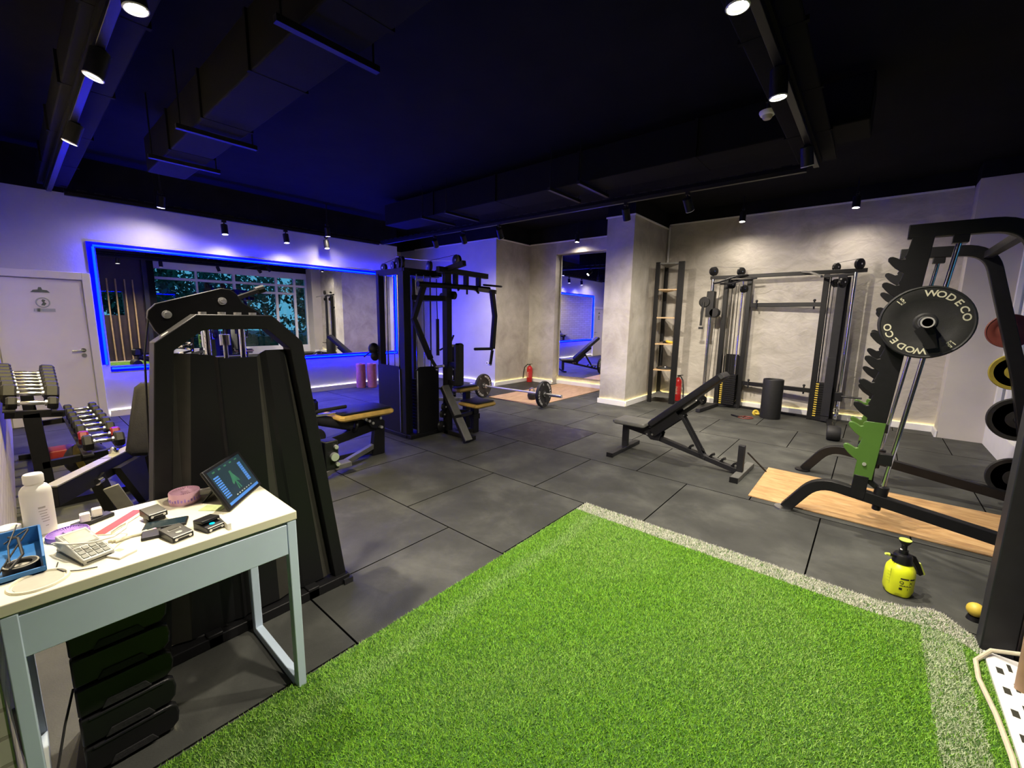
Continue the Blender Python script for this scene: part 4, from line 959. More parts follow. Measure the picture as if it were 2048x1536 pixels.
obj('base_frame', MB().box(-2.76,-2.09,0.42,0.48,0.0,0.06).box(-2.76,-2.09,0.86,0.92,0.0,0.06).box(-2.17,-2.09,0.22,1.09,0.0,0.05), 'black_paint', m1, 0.005)
for y in (0.585, 0.728):
    obj('guide_rod', MB().cyl((-2.34,y,0.08),(-2.34,y,1.43),0.013,14), 'chrome', m1)
obj('selector_stem', MB().cyl((-2.34,0.655,0.9),(-2.34,0.655,1.38),0.010,12).cyl((-2.34,0.655,1.33),(-2.34,0.655,1.38),0.022,14), 'steel', m1)
mb = MB()
for k in range(20): mb.box(-2.44,-2.24,0.53,0.79,0.10+0.045*k,0.138+0.045*k)
obj('weight_stack', mb, 'black_paint', m1)
obj('top_block', MB().box(-2.43,-2.25,0.55,0.77,1.0,1.20), 'grey_paint', m1, 0.01)
obj('spring', MB().tube([(-2.34+0.022*math.cos(a), 0.50+0.022*math.sin(a), 1.25+0.0045*a) for a in np.linspace(0, 36, 90)], 0.005, 6), 'chrome', m1)
# swing plate on top
lev = [(0.372,1.455),(0.378,1.485),(0.405,1.515),(0.645,1.592),(0.680,1.588),(0.705,1.570),(0.725,1.530),(0.790,1.490),(0.815,1.462),(0.815,1.445),(0.415,1.375),(0.395,1.40)]
o = obj('lever_plate', MB().prism(lev, (-2.32,0,0), (0,1,0), (0,0,1), 0.03), 'black_paint', m1, 0.003)
obj('lever_arm', MB().bar((-2.33,0.70,1.545),(-2.45,0.86,1.60),0.018,0.018).cyl((-2.45,0.84,1.595),(-2.45,0.88,1.61),0.02,10), 'black_paint', m1)
for (y, z) in ((0.436,1.470),(0.642,1.534)):
    obj('bolt', MB().cyl((-2.29,y,z),(-2.278,y,z),0.017,16).cyl((-2.279,y,z),(-2.272,y,z),0.010,8), 'zinc', m1)
for (y, z, nx, nz) in ((0.405,1.385,-0.6,0.8),(0.465,1.43,-0.6,0.8),(0.53,1.472,0,1),(0.60,1.472,0,1),(0.66,1.472,0,1),(0.72,1.472,0,1)):
    obj('bolt', MB().cyl((-2.155,y,z),(-2.155,y+nx*0.012,z+nz*0.012),0.015,14), 'zinc', m1)
obj('cable', MB().tube([(-2.30,0.378,1.46),(-2.29,0.35,1.30),(-2.27,0.325,0.9),(-2.24,0.31,0.4),(-2.22,0.30,0.07)],0.004,6), 'cable_black', m1)
obj('cable', MB().tube([(-2.33,0.41,1.40),(-2.34,0.43,1.34),(-2.34,0.42,1.30),(-2.34,0.44,1.25)],0.005,6), 'cable_black', m1)
pv = obj('pivot_bracket', MB().box(-2.20,-2.12,1.00,1.075,0.66,0.82), 'black_paint', m1, 0.006)
obj('pivot_bolt', MB().cyl((-2.12,1.045,0.735),(-2.10,1.045,0.735),0.022,18), 'zinc', pv)
for (y, z) in ((1.058,0.785),(1.062,0.690)): obj('pivot_bolt', MB().cyl((-2.12,y,z),(-2.105,y,z),0.011,12), 'zinc', pv)
obj('toe_cap', MB().box(-2.16,-2.075,1.05,1.10,0.0,0.03), 'grey_paint', m1)

# ================================================================== SEATED LEG MACHINE with tan-edged seat
m2 = thing('leg_machine', 'black leg machine with a tan-edged seat behind the big shroud', 'gym machine', (-3.95, 2.2, 0))
sv = MB().cushion(-4.18,-3.78,1.96,2.56,0.455,0.515,0.03)
obj('seat_base', sv, 'tan_side', m2)
obj('seat_top', MB().cushion(-4.16,-3.80,1.98,2.54,0.513,0.535,0.02), 'vinyl', m2)
obj('rear_post', MB().prism([(2.36,0.0),(2.51,0.0),(2.52,0.36),(2.46,0.42),(2.34,0.44),(2.30,0.36),(2.40,0.28)], (-3.99,0,0), (0,1,0), (0,0,1), 0.07), 'black_paint', m2, 0.006)
obj('seat_post', MB().box(-4.03,-3.95,2.2,2.3,0.25,0.46), 'black_paint', m2)
obj('main_beam', MB().bar((-3.95,2.44,0.33),(-3.95,1.70,0.215),0.07,0.09), 'black_paint', m2, 0.006)
obj('floor_rail', MB().bar((-3.98,2.44,0.05),(-4.02,1.5,0.05),0.09,0.06), 'grey_paint', m2, 0.004)
obj('foot_brace', MB().bar((-3.96,2.40,0.10),(-3.62,1.66,0.05),0.05,0.05).box(-3.72,-3.60,1.80,1.95,0.075,0.12), 'vinyl_grey', m2, 0.004)
obj('lower_roller', MB().lathe([(0.001,0),(0.07,0.0),(0.085,0.02),(0.085,0.33),(0.07,0.35),(0.001,0.35)], (-4.12,1.72,0.36), (1,0,0), 24), 'vinyl', m2)
obj('roller_tube', MB().cyl((-4.02,1.75,0.50),(-3.95,2.15,0.37),0.055,20), 'grey_paint', m2)
obj('roller_cap', MB().torus((-3.93,2.17,0.365),(0.05,1,-0.3),0.055,0.018,24,8), 'black_plastic', m2)
obj('side_pad', MB().cushion(-4.06,-3.94,1.66,1.84,0.52,0.69,0.05), 'vinyl', m2)
obj('hand_grip', MB().tube([(-3.95,1.70,0.56),(-3.95,1.85,0.57),(-3.95,2.10,0.575)],0.018,10), 'black_rubber', m2)
obj('adjuster_bar', MB().bar((-3.97,1.74,0.53),(-3.95,2.05,0.52),0.03,0.02), 'steel', m2)
obj('cam', MB().cyl((-3.90,2.37,0.395),(-3.86,2.37,0.395),0.075,24), 'black_plastic', m2)
for (y, z) in ((2.44,0.315),(2.43,0.415),(2.30,0.405),(2.26,0.43),(2.34,0.375)):
    obj('bolt', MB().cyl((-3.905,y,z),(-3.85,y,z),0.014,12), 'zinc', m2)

# ================================================================== BENCH WITH TILTED PAD behind the desk
m3 = thing('incline_press', 'dark press bench with tilted backrest and pale steel beam behind the desk', 'gym machine', (-4.1, 0.38, 0))
pA, pB = V((-3.55,0.05,0.40)), V((-4.62,0.68,0.36))
obj('main_beam', MB().bar(pA, pB, 0.07, 0.12), 'black_paint', m3, 0.004)
dd = (pB-pA)
obj('beam_cover', MB().bar(pA+V((0,0,0.064)), pA+dd*0.46+V((0,0,0.064)), 0.072, 0.008), 'pale_steel', m3)
obj('beam_cover', MB().bar(pA+dd*0.47+V((0,0,0.064)), pA+dd*0.80+V((0,0,0.064)), 0.072, 0.008), 'pale_steel', m3)
obj('leg', MB().bar((-3.90,0.27,0.38),(-4.02,0.36,0.0),0.07,0.06), 'black_paint', m3)
obj('leg_plate', MB().bar((-3.84,0.33,0.30),(-3.92,0.43,0.02),0.085,0.012,(1,-0.3,0.2)), 'pale_steel', m3, 0.004)
obj('pivot_bolt', MB().cyl((-3.86,0.29,0.355),(-3.82,0.265,0.355),0.022,16), 'chrome', m3)
obj('gusset', MB().prism([(0,0),(0.35,0.0),(0.42,-0.36),(0.30,-0.38)], (-4.0,0.36,0.38), dd.normalized(), (0,0,1), 0.05), 'black_paint', m3)
obj('rear_leg', MB().bar((-4.60,0.66,0.36),(-4.66,0.70,0.0),0.07,0.06), 'black_paint', m3)
obj('selector_knob', MB().cyl((-4.18,0.40,0.43),(-4.18,0.40,0.47),0.03,16).sphere((-4.18,0.40,0.475),0.02,12,8), 'chrome', m3)
pd = MB().cushion(-0.28,0.28,-0.17,0.17,-0.045,0.045,0.04)
pd.xf(Matrix.Translation((-4.10,0.66,0.68)) @ Matrix.Rotation(math.radians(-35), 4, 'Z') @ Matrix.Rotation(math.radians(66), 4, 'Y'))
obj('backrest', pd, 'vinyl', m3)
obj('backrest_bracket', MB().bar((-4.18,0.62,0.80),(-4.30,0.55,0.42),0.06,0.05), 'black_paint', m3)
obj('ring_handle', MB().torus((-4.42,0.60,0.60),(0.8,0.5,0),0.07,0.014,24,8), 'black_plastic', m3)

# ================================================================== MULTI-STATION CABLE TOWER (centre left)
mt_ = thing('multi_gym', 'tall black multi-station cable tower with tan-edged seats in front of the mirror', 'gym machine', (-4.2, 3.3, 0))
def pst(x, y, z0, z1, a, c, nm='post', mat='black_paint'): obj(nm, MB().box(x-a/2, x+a/2, y-c/2, y+c/2, z0, z1), mat, mt_, 0.005)
pst(-4.27,3.06,0,2.00,0.10,0.10); pst(-4.76,3.05,0,1.99,0.06,0.08); pst(-4.02,3.50,0,1.89,0.09,0.08); pst(-4.72,3.52,0,1.99,0.08,0.08)
obj('top_beam', MB().bar((-4.80,3.05,2.0),(-4.22,3.06,2.0),0.07,0.07), 'black_paint', mt_, 0.004)
obj('top_beam', MB().bar((-4.29,3.02,2.0),(-4.27,3.56,2.0),0.08,0.08), 'black_paint', mt_, 0.004)
obj('top_beam', MB().bar((-4.72,3.52,2.0),(-4.15,3.50,2.0),0.07,0.07), 'black_paint', mt_, 0.004)
obj('incline_beam', MB().bar((-4.36,3.50,1.985),(-3.71,3.50,2.10),0.055,0.06), 'black_paint', mt_, 0.004)
obj('arm_beam', MB().bar((-4.0,3.34,2.035),(-4.0,4.18,2.015),0.06,0.065), 'black_paint', mt_, 0.004)
obj('front_bracket', MB().bar((-4.02,3.50,1.86),(-4.02,3.50,2.02),0.10,0.05,(1,0,0)), 'black_paint', mt_)
for y in (3.62, 3.80, 4.02): obj('bracket', MB().box(-4.03,-3.97,y-0.02,y+0.02,1.84,2.0), 'black_paint', mt_)
obj('pivot_shaft', MB().cyl((-3.96,3.02,1.84),(-3.94,4.16,1.85),0.030,16), 'black_paint', mt_)
obj('pivot_lugs', MB().cyl((-3.93,3.75,1.83),(-3.93,3.75,1.76),0.012,10).cyl((-3.93,3.90,1.83),(-3.90,3.93,1.78),0.014,10).cyl((-3.93,3.62,1.83),(-3.93,3.60,1.80),0.014,10), 'black_plastic', mt_)
obj('cam_disc', MB().lathe([(0.001,-0.012),(0.12,-0.012),(0.13,0),(0.12,0.012),(0.001,0.012)], (-3.82,4.10,1.885), (0.1,0,1), 26), 'black_plastic', mt_)
# press arms
aL = MB().sweep([(-4.0,3.30,1.84),(-4.0,3.14,1.84),(-4.0,2.985,1.455),(-4.0,3.22,0.98)],(1,0,0),0.05,0.055)
o = obj('press_arm', aL, 'black_paint', mt_, 0.004)
obj('press_grip', MB().cyl((-4.0,3.21,1.0),(-3.99,3.305,0.855),0.020,14), 'black_rubber', o)
obj('press_grip', MB().cyl((-3.99,3.29,0.88),(-3.86,3.30,0.90),0.016,12), 'steel', o)
obj('grip_cap', MB().sphere((-3.99,3.308,0.848),0.024,12,8), 'chrome', o)
obj('arm_knuckle', MB().bar((-3.98,3.93,1.84),(-3.72,4.06,1.80),0.05,0.05), 'vinyl_grey', mt_, 0.004)
aR = MB().sweep([(-3.74,4.0,1.82),(-3.74,4.06,1.50),(-3.74,4.02,1.08)],(1,0,0),0.05,0.055)
o = obj('press_arm', aR, 'black_paint', mt_, 0.004)
obj('press_grip', MB().cyl((-3.74,4.02,1.08),(-3.74,3.70,1.09),0.018,12), 'black_rubber', o)
obj('press_grip', MB().cyl((-3.74,4.02,1.06),(-3.74,3.985,0.88),0.020,12), 'black_rubber', o)
obj('grip_cap', MB().cyl((-3.74,3.985,0.88),(-3.74,3.983,0.865),0.022,12), 'chrome', o)
# pulleys
for (x, y, z, r, ax) in ((-4.66,3.05,2.06,0.05,(0,1,0)),(-4.46,3.05,2.07,0.055,(0.2,1,0)),(-4.37,3.05,2.09,0.07,(0.2,1,0)),(-4.32,3.06,2.10,0.075,(0.2,1,0)),(-4.25,3.42,2.09,0.065,(0.3,1,0)),(-3.84,3.50,2.14,0.065,(0,1,0)),(-3.97,3.56,1.74,0.05,(0,1,0)),(-4.1,3.50,1.72,0.05,(0,1,0))):
    pl = obj('pulley', MB().lathe([(0.004,-0.018),(r*0.9,-0.02),(r,-0.016),(r*0.82,0.0),(r,0.016),(r*0.9,0.02),(0.004,0.018)], (x,y,z), ax, 22), 'black_plastic', mt_)
    obj('pulley_bolt', MB().cyl((x,y-0.016,z),(x,y-0.026,z),0.014,10), 'chrome', pl)
obj('cable', MB().cyl((-4.25,3.42,2.155),(-3.84,3.50,2.205),0.003,6).cyl((-4.66,3.05,2.11),(-4.37,3.05,2.16),0.003,6), 'cable_black', mt_)
# stacks: left one faces us, right one faces the turf
for x in (-4.64, -4.50, -4.40): obj('guide_rod', MB().cyl((x,3.06,0.08),(x,3.06,1.97),0.010 if x != -4.50 else 0.005,10), 'chrome', mt_)
for y in (3.17, 3.28, 3.38): obj('guide_rod', MB().cyl((-4.19,y,0.08),(-4.19,y,1.97),0.010 if y != 3.28 else 0.005,10), 'chrome', mt_)
obj('cross_bar', MB().bar((-4.22,3.12,1.70),(-4.02,3.50,1.70),0.05,0.06).bar((-4.72,3.52,1.70),(-4.05,3.50,1.70),0.05,0.06), 'black_paint', mt_)
obj('front_shroud', MB().prism([(-4.79,0.05),(-4.315,0.05),(-4.315,0.845),(-4.36,0.875),(-4.74,0.875),(-4.79,0.86)], (0,3.012,0), (1,0,0), (0,0,1), 0.008), 'dark_sheet', mt_)
obj('side_shroud', MB().prism([(3.11,0.05),(3.455,0.05),(3.455,0.865),(3.16,0.875),(3.11,0.84)], (-4.145,0,0), (0,1,0), (0,0,1), 0.008), 'dark_sheet', mt_)
obj('shroud_edge', MB().box(-4.325,-4.312,2.995,3.006,0.06,0.84), 'steel', mt_)
obj('shroud_edge', MB().box(-4.137,-4.128,3.112,3.128,0.06,0.83), 'steel', mt_)
mb = MB()
for k in range(16): mb.box(-4.70,-4.36,3.06,3.20,0.08+0.04*k,0.114+0.04*k)
obj('weight_stack', mb, 'black_paint', mt_)
mb = MB()
for k in range(16): mb.box(-4.30,-4.17,3.16,3.42,0.08+0.04*k,0.114+0.04*k)
obj('weight_stack', mb, 'black_paint', mt_)
obj('base_frame', MB().box(-4.82,-4.20,2.99,3.10,0,0.05).box(-4.30,-4.12,3.0,3.56,0,0.05).bar((-4.05,3.50,0.03),(-3.55,3.50,0.03),0.08,0.05).bar((-4.80,3.05,0.03),(-4.74,3.56,0.03),0.08,0.05), 'black_paint', mt_, 0.005)
# seats and pads
obj('back_pad', MB().cushion(-3.86,-3.77,3.44,3.57,0.64,1.165,0.03), 'vinyl', mt_)
obj('pad_arm', MB().bar((-4.0,3.50,0.90),(-3.84,3.50,0.90),0.05,0.05).bar((-4.0,3.50,0.67),(-3.84,3.50,0.67),0.05,0.06), 'black_paint', mt_)
obj('seat_base', MB().cushion(-3.92,-3.55,3.56,3.92,0.375,0.425,0.03), 'tan_side', mt_)
obj('seat_top', MB().cushion(-3.90,-3.57,3.58,3.90,0.423,0.445,0.02), 'vinyl', mt_)
obj('seat_base', MB().cushion(-4.12,-3.95,3.62,4.02,0.515,0.565,0.03), 'tan_side', mt_)
obj('seat_top', MB().cushion(-4.10,-3.97,3.64,4.00,0.563,0.585,0.02), 'vinyl', mt_)
obj('seat_post', MB().box(-3.86,-3.79,3.74,3.83,0.0,0.38).box(-3.87,-3.78,3.73,3.84,0.18,0.25), 'black_paint', mt_, 0.004)
obj('seat_post', MB().box(-4.07,-4.0,3.80,3.88,0.0,0.52), 'black_paint', mt_, 0.004)
obj('seat_link', MB().bar((-4.02,3.52,0.30),(-3.83,3.78,0.26),0.05,0.05).bar((-4.0,3.5,0.03),(-3.83,3.78,0.03),0.06,0.05), 'black_paint', mt_)
# foot plates
ft = V((-3.975,3.40,0.62)); fb = V((-3.52,3.37,0.02)); fd = fb-ft
obj('foot_plate_frame', MB().bar(ft, fb, 0.09, 0.05), 'black_paint', mt_)
obj('foot_plate', MB().bar(ft+V((0.022,0,0.022)), ft+fd*0.55+V((0.022,0,0.022)), 0.10, 0.02), 'vinyl_grey', mt_, 0.003)
obj('foot_plate', MB().bar(ft+fd*0.60+V((0.022,0,0.022)), fb+V((0.022,0,0.022)), 0.10, 0.02), 'vinyl_grey', mt_, 0.003)
obj('foot_brace', MB().bar(ft+fd*0.55, (-3.83,3.74,0.27), 0.05, 0.04), 'black_paint', mt_)
for (y, z, r) in ((3.44,0.36,0.045),(3.42,0.27,0.05),(3.40,0.12,0.065)):
    obj('pulley', MB().lathe([(0.004,-0.018),(r*0.9,-0.02),(r,-0.016),(r*0.82,0.0),(r,0.016),(r*0.9,0.02),(0.004,0.018)], (-4.02,y,z), (1,0.2,0), 20), 'black_plastic', mt_)
    obj('pulley_bolt', MB().cyl((-4.0,y,z),(-3.985,y,z),0.012,10), 'chrome', mt_)
# attachments hanging on the tower
rg = thing('rowing_handle', 'dark rope handle hanging on the cable tower in front of the blue wall', 'handle', (-4.30, 3.56, 0.95))
obj('handle_bar', MB().cyl((-4.30,3.58,0.98),(-4.30,3.58,1.45),0.022,14), 'grey_paint', rg)
obj('handle_strap', MB().tube([(-4.30,3.58,1.45),(-4.30,3.57,1.70),(-4.30,3.57,1.95)],0.006,6).tube([(-4.28,3.60,1.05),(-4.18,3.62,1.10),(-4.10,3.64,1.18),(-4.08,3.66,1.25)],0.012,8), 'black_rubber', rg)
gv = thing('boxing_glove', 'black glove-shaped pad hanging on the left side of the cable tower', 'glove', (-4.86, 3.02, 0.92))
obj('glove_body', MB().sphere((-4.87,3.0,1.06),0.075,18,12,(0.9,0.9,1.0)).sphere((-4.85,3.0,0.97),0.055,16,10,(1,1,1.2)), 'vinyl', gv)
obj('glove_strap', MB().tube([(-4.90,2.98,1.02),(-4.97,2.96,0.98),(-5.02,2.95,0.95)],0.010,8).cyl((-4.80,3.02,1.05),(-4.86,3.0,1.05),0.012,8), 'black_rubber', gv)

# foam rollers by the mirror wall
for (x, y, h, lb) in ((-7.98,4.60,0.50,'pink foam roller standing left by the mirror wall'), (-7.86,4.78,0.50,'pink foam roller standing right by the mirror wall')):
    t_ = thing('foam_roller', lb, 'foam roller', (x, y, 0), 'foam rollers by the mirror wall')
    obj('roller_body', MB().lathe([(0.045,0.004),(0.085,0),(0.092,0.008),(0.092,h-0.008),(0.085,h),(0.045,h-0.004),(0.045,0.004)], (x,y,0), (0,0,1), 28, lambda a, hh: 1+0.012*math.cos(14*a)), 'pink_foam', t_)
    obj('roller_core', MB().lathe([(0.036,0.002),(0.045,0.002),(0.045,h-0.003),(0.036,h-0.003),(0.036,0.002)], (x,y,0), (0,0,1), 24), 'black_plastic', t_)
tag(obj('crumpled_towel', MB().sphere((-7.62,4.98,0.03),0.06,16,8,(1.4,1.0,0.5)).sphere((-7.54,5.02,0.025),0.045,14,8,(1.2,1,0.55)), 'white_plastic'), 'small white crumpled cloth on the floor beside the foam rollers', 'cloth')
ws = thing('wall_socket', 'small round socket low on the blue-lit white wall', 'socket', (-6.40, 6.70, 0.46))
obj('socket_plate', MB().cyl((-6.40,6.72,0.49),(-6.40,6.708,0.49),0.035,20), 'white_plastic', ws)
obj('socket_hole', MB().cyl((-6.40,6.708,0.49),(-6.40,6.705,0.49),0.018,14), 'key_grey', ws)
tag(obj('loose_cable', MB().tube([(-8.10,5.60,2.76),(-7.95,5.75,2.72),(-7.75,5.95,2.70),(-7.5,6.2,2.69),(-7.2,6.5,2.70),(-7.0,6.70,2.71)],0.010,8), 'cable_white'), 'white cable sagging across the corner above the cable tower', 'cable')

# ================================================================== DUMBBELL RACK
rk = thing('dumbbell_rack', 'black two-tier dumbbell rack along the wall by the door', 'rack', (-5.4, 0.2, 0))
for x in (-4.60, -6.35):
    obj('upright', MB().bar((x,0.06,0.0),(x,0.035,0.74),0.05,0.09,(0,1,0)), 'black_paint', rk, 0.005)
    obj('arm', MB().bar((x,-0.09,0.745),(x,0.20,0.715),0.05,0.05), 'black_paint', rk)
    obj('arm', MB().bar((x,0.05,0.34),(x,0.52,0.36),0.05,0.05), 'black_paint', rk)
    obj('foot', MB().bar((x,-0.08,0.025),(x,0.52,0.025),0.06,0.05), 'black_paint', rk)
obj('tray', MB().bar((-4.5,-0.065,0.778),(-6.45,-0.065,0.778),0.06,0.012,(0,0.1,1)).bar((-4.5,0.165,0.748),(-6.45,0.165,0.748),0.06,0.012,(0,0.1,1)), 'grey_paint', rk)
obj('tray', MB().bar((-4.42,0.285,0.395),(-6.45,0.285,0.395),0.06,0.012).bar((-4.42,0.485,0.395),(-6.45,0.485,0.395),0.06,0.012), 'grey_paint', rk)
obj('cross_beam', MB().bar((-4.6,0.05,0.30),(-6.35,0.05,0.30),0.05,0.06), 'black_paint', rk)
def dumbbell(mat, hr, hl, gl, handle='chrome'):
    """axis along local Y, centre at origin"""
    t_ = thing('dumbbell', 'dumbbell', 'dumbbell', (0,0,0))
    for sgn in (-1, 1):
        y0 = sgn*gl/2; y1 = sgn*(gl/2+hl)
        obj('head', MB().lathe([(0.001,0),(hr*0.86,0),(hr,0.012),(hr,hl-0.012),(hr*0.82,hl),(0.001,hl)], (0,y0,0), (0,sgn,0), 6), mat, t_, angle=20)
    obj('handle', MB().lathe([(0.012,-gl/2),(0.015,-gl/4),(0.017,0),(0.015,gl/4),(0.012,gl/2)], (0,0,0), (0,1,0), 16), handle, t_)
    obj('collar', MB().cyl((0,-gl/2,0),(0,-gl/2+0.012,0),0.022,14), 'steel', t_)
    obj('collar', MB().cyl((0,gl/2-0.012,0),(0,gl/2,0),0.022,14), 'steel', t_)
    return t_
ORD = ['first', 'second', 'third', 'fourth', 'fifth', 'sixth', 'seventh', 'eighth', 'ninth']
pb_ = dumbbell('black_rubber', 0.075, 0.075, 0.135); ps_ = dumbbell('black_rubber', 0.050, 0.055, 0.145); prd = dumbbell('red_dumbbell', 0.058, 0.06, 0.13)
prl = dumbbell('black_rubber', 0.064, 0.06, 0.12)
def put(proto, used, loc, label, group, rot):
    o = proto if not used else copy_tree(proto)
    o.location = loc; o.rotation_euler = (0.0, rot, 0); o['label'] = label; o['group'] = group
    return True
ub = us = ur = ul = False
gU, gL = 'dumbbells on the upper tier', 'dumbbells on the lower tier'
for k in range(8):
    x = -4.60-0.205*k; lb = 'black dumbbell on the upper rack tier, %s from the near end' % ORD[k]
    if k == 0: us = put(ps_, us, (x, 0.05, 0.812), 'small black dumbbell with shiny handle on the upper tier, nearest us', gU, 0.0)
    else: ub = put(pb_, ub, (x, 0.05, 0.848+0.006*k), lb, gU, 0.0)
for o in [q for q in bpy.data.objects if q.name.startswith('dumbbell') and q.parent is None and q.get('group') == gU]: o.rotation_euler.x = math.radians(-7); o.scale = (1+max(0,(-4.7-o.location.x))*0.22,)*3
for k in range(8):
    x = -4.52-0.235*k
    if k in (1,): ur = put(prd, ur, (x, 0.385, 0.470), 'red dumbbell on the lower rack tier', gL, 0.0)
    else: ul = put(prl, ul, (x, 0.385, 0.475), 'black dumbbell on the lower rack tier, %s from the near end' % ORD[k], gL, 0.0)

def ball(label, c, r, stripe=None):
    t_ = thing('medicine_ball', label, 'ball', (c[0], c[1], 0))
    obj('ball', MB().sphere((c[0],c[1],r),r,28,18), 'black_rubber', t_)
    if stripe:
        d = V((0.85,-0.35,0.25)).normalized()
        obj('stripe', MB().lathe([(math.sqrt(max(0,(r+0.0015)**2-(h)**2)), h) for h in np.linspace(-0.17*r, 0.17*r, 7)], (c[0],c[1],r), (0.35,0.90,0.25), 36), stripe, t_, angle=60)
ball('black medicine ball with a yellow band under the dumbbell rack', (-5.36, 0.33), 0.150, 'yellow_rubber')
ball('plain black medicine ball on the floor under the press bench', (-4.86, 0.74), 0.16)
rbx = thing('red_step', 'red block on the floor under the dumbbell rack', 'block', (-6.0, 0.16, 0))
obj('block_body', MB().cushion(-6.12,-5.88,0.10,0.30,0.0,0.14,0.02), 'red_dumbbell', rbx)
obj('block_feet', MB().box(-6.10,-5.90,0.12,0.28,0.0,0.012), 'black_rubber', rbx)

# ================================================================== DESK
TZ = 0.75
dk = thing('desk', 'white desk with a wide drawer in the left foreground', 'desk', (-1.83, 0.26, 0))
obj('desk_top', MB().box(-2.075,-1.578,-0.100,0.625,TZ-0.033,TZ), 'desk_white', dk, 0.003)
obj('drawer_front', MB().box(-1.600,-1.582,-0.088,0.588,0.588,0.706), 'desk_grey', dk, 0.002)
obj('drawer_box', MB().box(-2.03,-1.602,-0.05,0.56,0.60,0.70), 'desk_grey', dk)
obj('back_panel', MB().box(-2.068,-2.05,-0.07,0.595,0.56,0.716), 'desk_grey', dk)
for yy in (0.606, -0.080):
    ang = 0.018 if yy > 0 else 0
    pth = [(-1.598,yy,0.716),(-1.598,yy,0.018),(-2.050,yy,0.018),(-2.050,yy,0.716)]
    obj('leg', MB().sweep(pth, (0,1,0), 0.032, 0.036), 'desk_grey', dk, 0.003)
gr = obj('cable_grommet', MB().torus((-1.655,-0.022,TZ+0.001),(0,0,1),0.056,0.005,40,6), 'desk_white', dk)
obj('grommet_lid', MB().cyl((-1.655,-0.022,TZ-0.002),(-1.655,-0.022,TZ+0.0015),0.048,36), 'grommet', gr)

# drawer tower under the desk
dt = thing('drawer_tower', 'black plastic drawer tower under the white desk', 'drawer unit', (-1.87, 0.125, 0))
obj('cabinet', MB().cushion(-2.02,-1.765,0.012,0.232,0.0,0.54,0.02), 'black_plastic', dt)
for k in range(5):
    z0 = 0.012+0.105*k
    dr = obj('drawer', MB().prism([(0.008,0.004),(0.225,0.004),(0.243,0.022),(0.248,0.055),(0.243,0.085),(0.228,0.098),(0.008,0.098)], (-1.772,0,z0), (0,1,0), (0,0,1), 0.030), 'black_plastic', dt, 0.006)
    obj('drawer_pull', MB().prism([(0.06,0.0),(0.185,0.0),(0.17,0.026),(0.075,0.026)], (-1.742,0,z0+0.004), (0,1,0), (0,0,1), 0.004), 'fabric_black', dr, 0.002)
    obj('drawer_lip', MB().box(-1.743,-1.738,0.03,0.215,z0+0.092,z0+0.097), 'grey_paint', dr)
tag(obj('power_cable', MB().tube([(-1.80,0.008,0.30),(-1.74,-0.02,0.235),(-1.68,-0.045,0.16),(-1.63,-0.062,0.13),(-1.635,-0.085,0.17),(-1.66,-0.10,0.28),(-1.68,-0.105,0.40)],0.0035,6), 'cable_black'), 'thin black cable looping beside the drawer tower', 'cable')

# ---- on the desk
bt = thing('lotion_bottle', 'tall white plastic bottle with screw cap on the desk', 'bottle', (-2.035, 0.0, TZ))
obj('bottle_body', MB().lathe([(0.001,0),(0.033,0),(0.037,0.004),(0.037,0.140),(0.035,0.152),(0.028,0.163),(0.021,0.168),(0.020,0.176),(0.001,0.176)], (-2.035,-0.003,TZ), (0,0,1), 32), 'white_plastic', bt)
obj('bottle_cap', MB().lathe([(0.022,0.172),(0.024,0.174),(0.024,0.198),(0.021,0.203),(0.001,0.204)], (-2.035,-0.003,TZ), (0,0,1), 28), 'white_plastic', bt)
lb = MB()
ba = math.atan2(0.0, 1)
for k, (a0, a1, z) in enumerate(((0.0,0.45,0.092),(0.0,0.55,0.082),(0.05,0.5,0.073),(0.1,0.55,0.064),(0.1,0.62,0.055),(0.15,0.6,0.046),(0.3,0.5,0.030))):
    vs = []
    for i in range(5):
        a = a0+(a1-a0)*i/4
        for zz in (z, z+(0.0025 if k else 0.006)): vs.append((-2.035+0.0375*math.cos(a), -0.003+0.0375*math.sin(a), TZ+zz))
    lb.add(vs, [(2*i,2*i+2,2*i+3,2*i+1) for i in range(4)])
obj('label_print', lb, 'grommet', bt)

tr_ = thing('organiser_tray', 'blue plastic tray holding cables at the left end of the desk', 'tray', (-1.80, -0.045, TZ))
obj('tray_floor', MB().box(-1.955,-1.705,-0.096,-0.006,TZ,TZ+0.005), 'blue_plastic', tr_)
obj('tray_wall', MB().prism([(-1.955,0),(-1.705,0),(-1.715,0.045),(-1.93,0.055),(-1.955,0.055)], (0,-0.004,TZ), (1,0,0), (0,0,1), 0.006), 'blue_plastic', tr_, 0.001)
obj('tray_wall', MB().box(-1.961,-1.955,-0.096,-0.006,TZ,TZ+0.055), 'blue_plastic', tr_, 0.001)
obj('tray_wall', MB().box(-1.711,-1.705,-0.096,-0.006,TZ,TZ+0.018), 'blue_plastic', tr_, 0.001)
tp = thing('tape_roll', 'black tape roll with pale core lying in the blue tray', 'tape', (-1.755, -0.05, TZ+0.005))
obj('tape_ring', MB().lathe([(0.022,0.0),(0.036,0.0),(0.036,0.022),(0.022,0.022),(0.022,0.0)], (-1.755,-0.05,TZ+0.005), (0,0,1), 28), 'black_plastic', tp)
obj('tape_core', MB().torus((-1.755,-0.05,TZ+0.027),(0,0,1),0.033,0.0018,28,6).cyl((-1.755,-0.05,TZ+0.006),(-1.755,-0.05,TZ+0.018),0.021,20), 'grommet', tp)
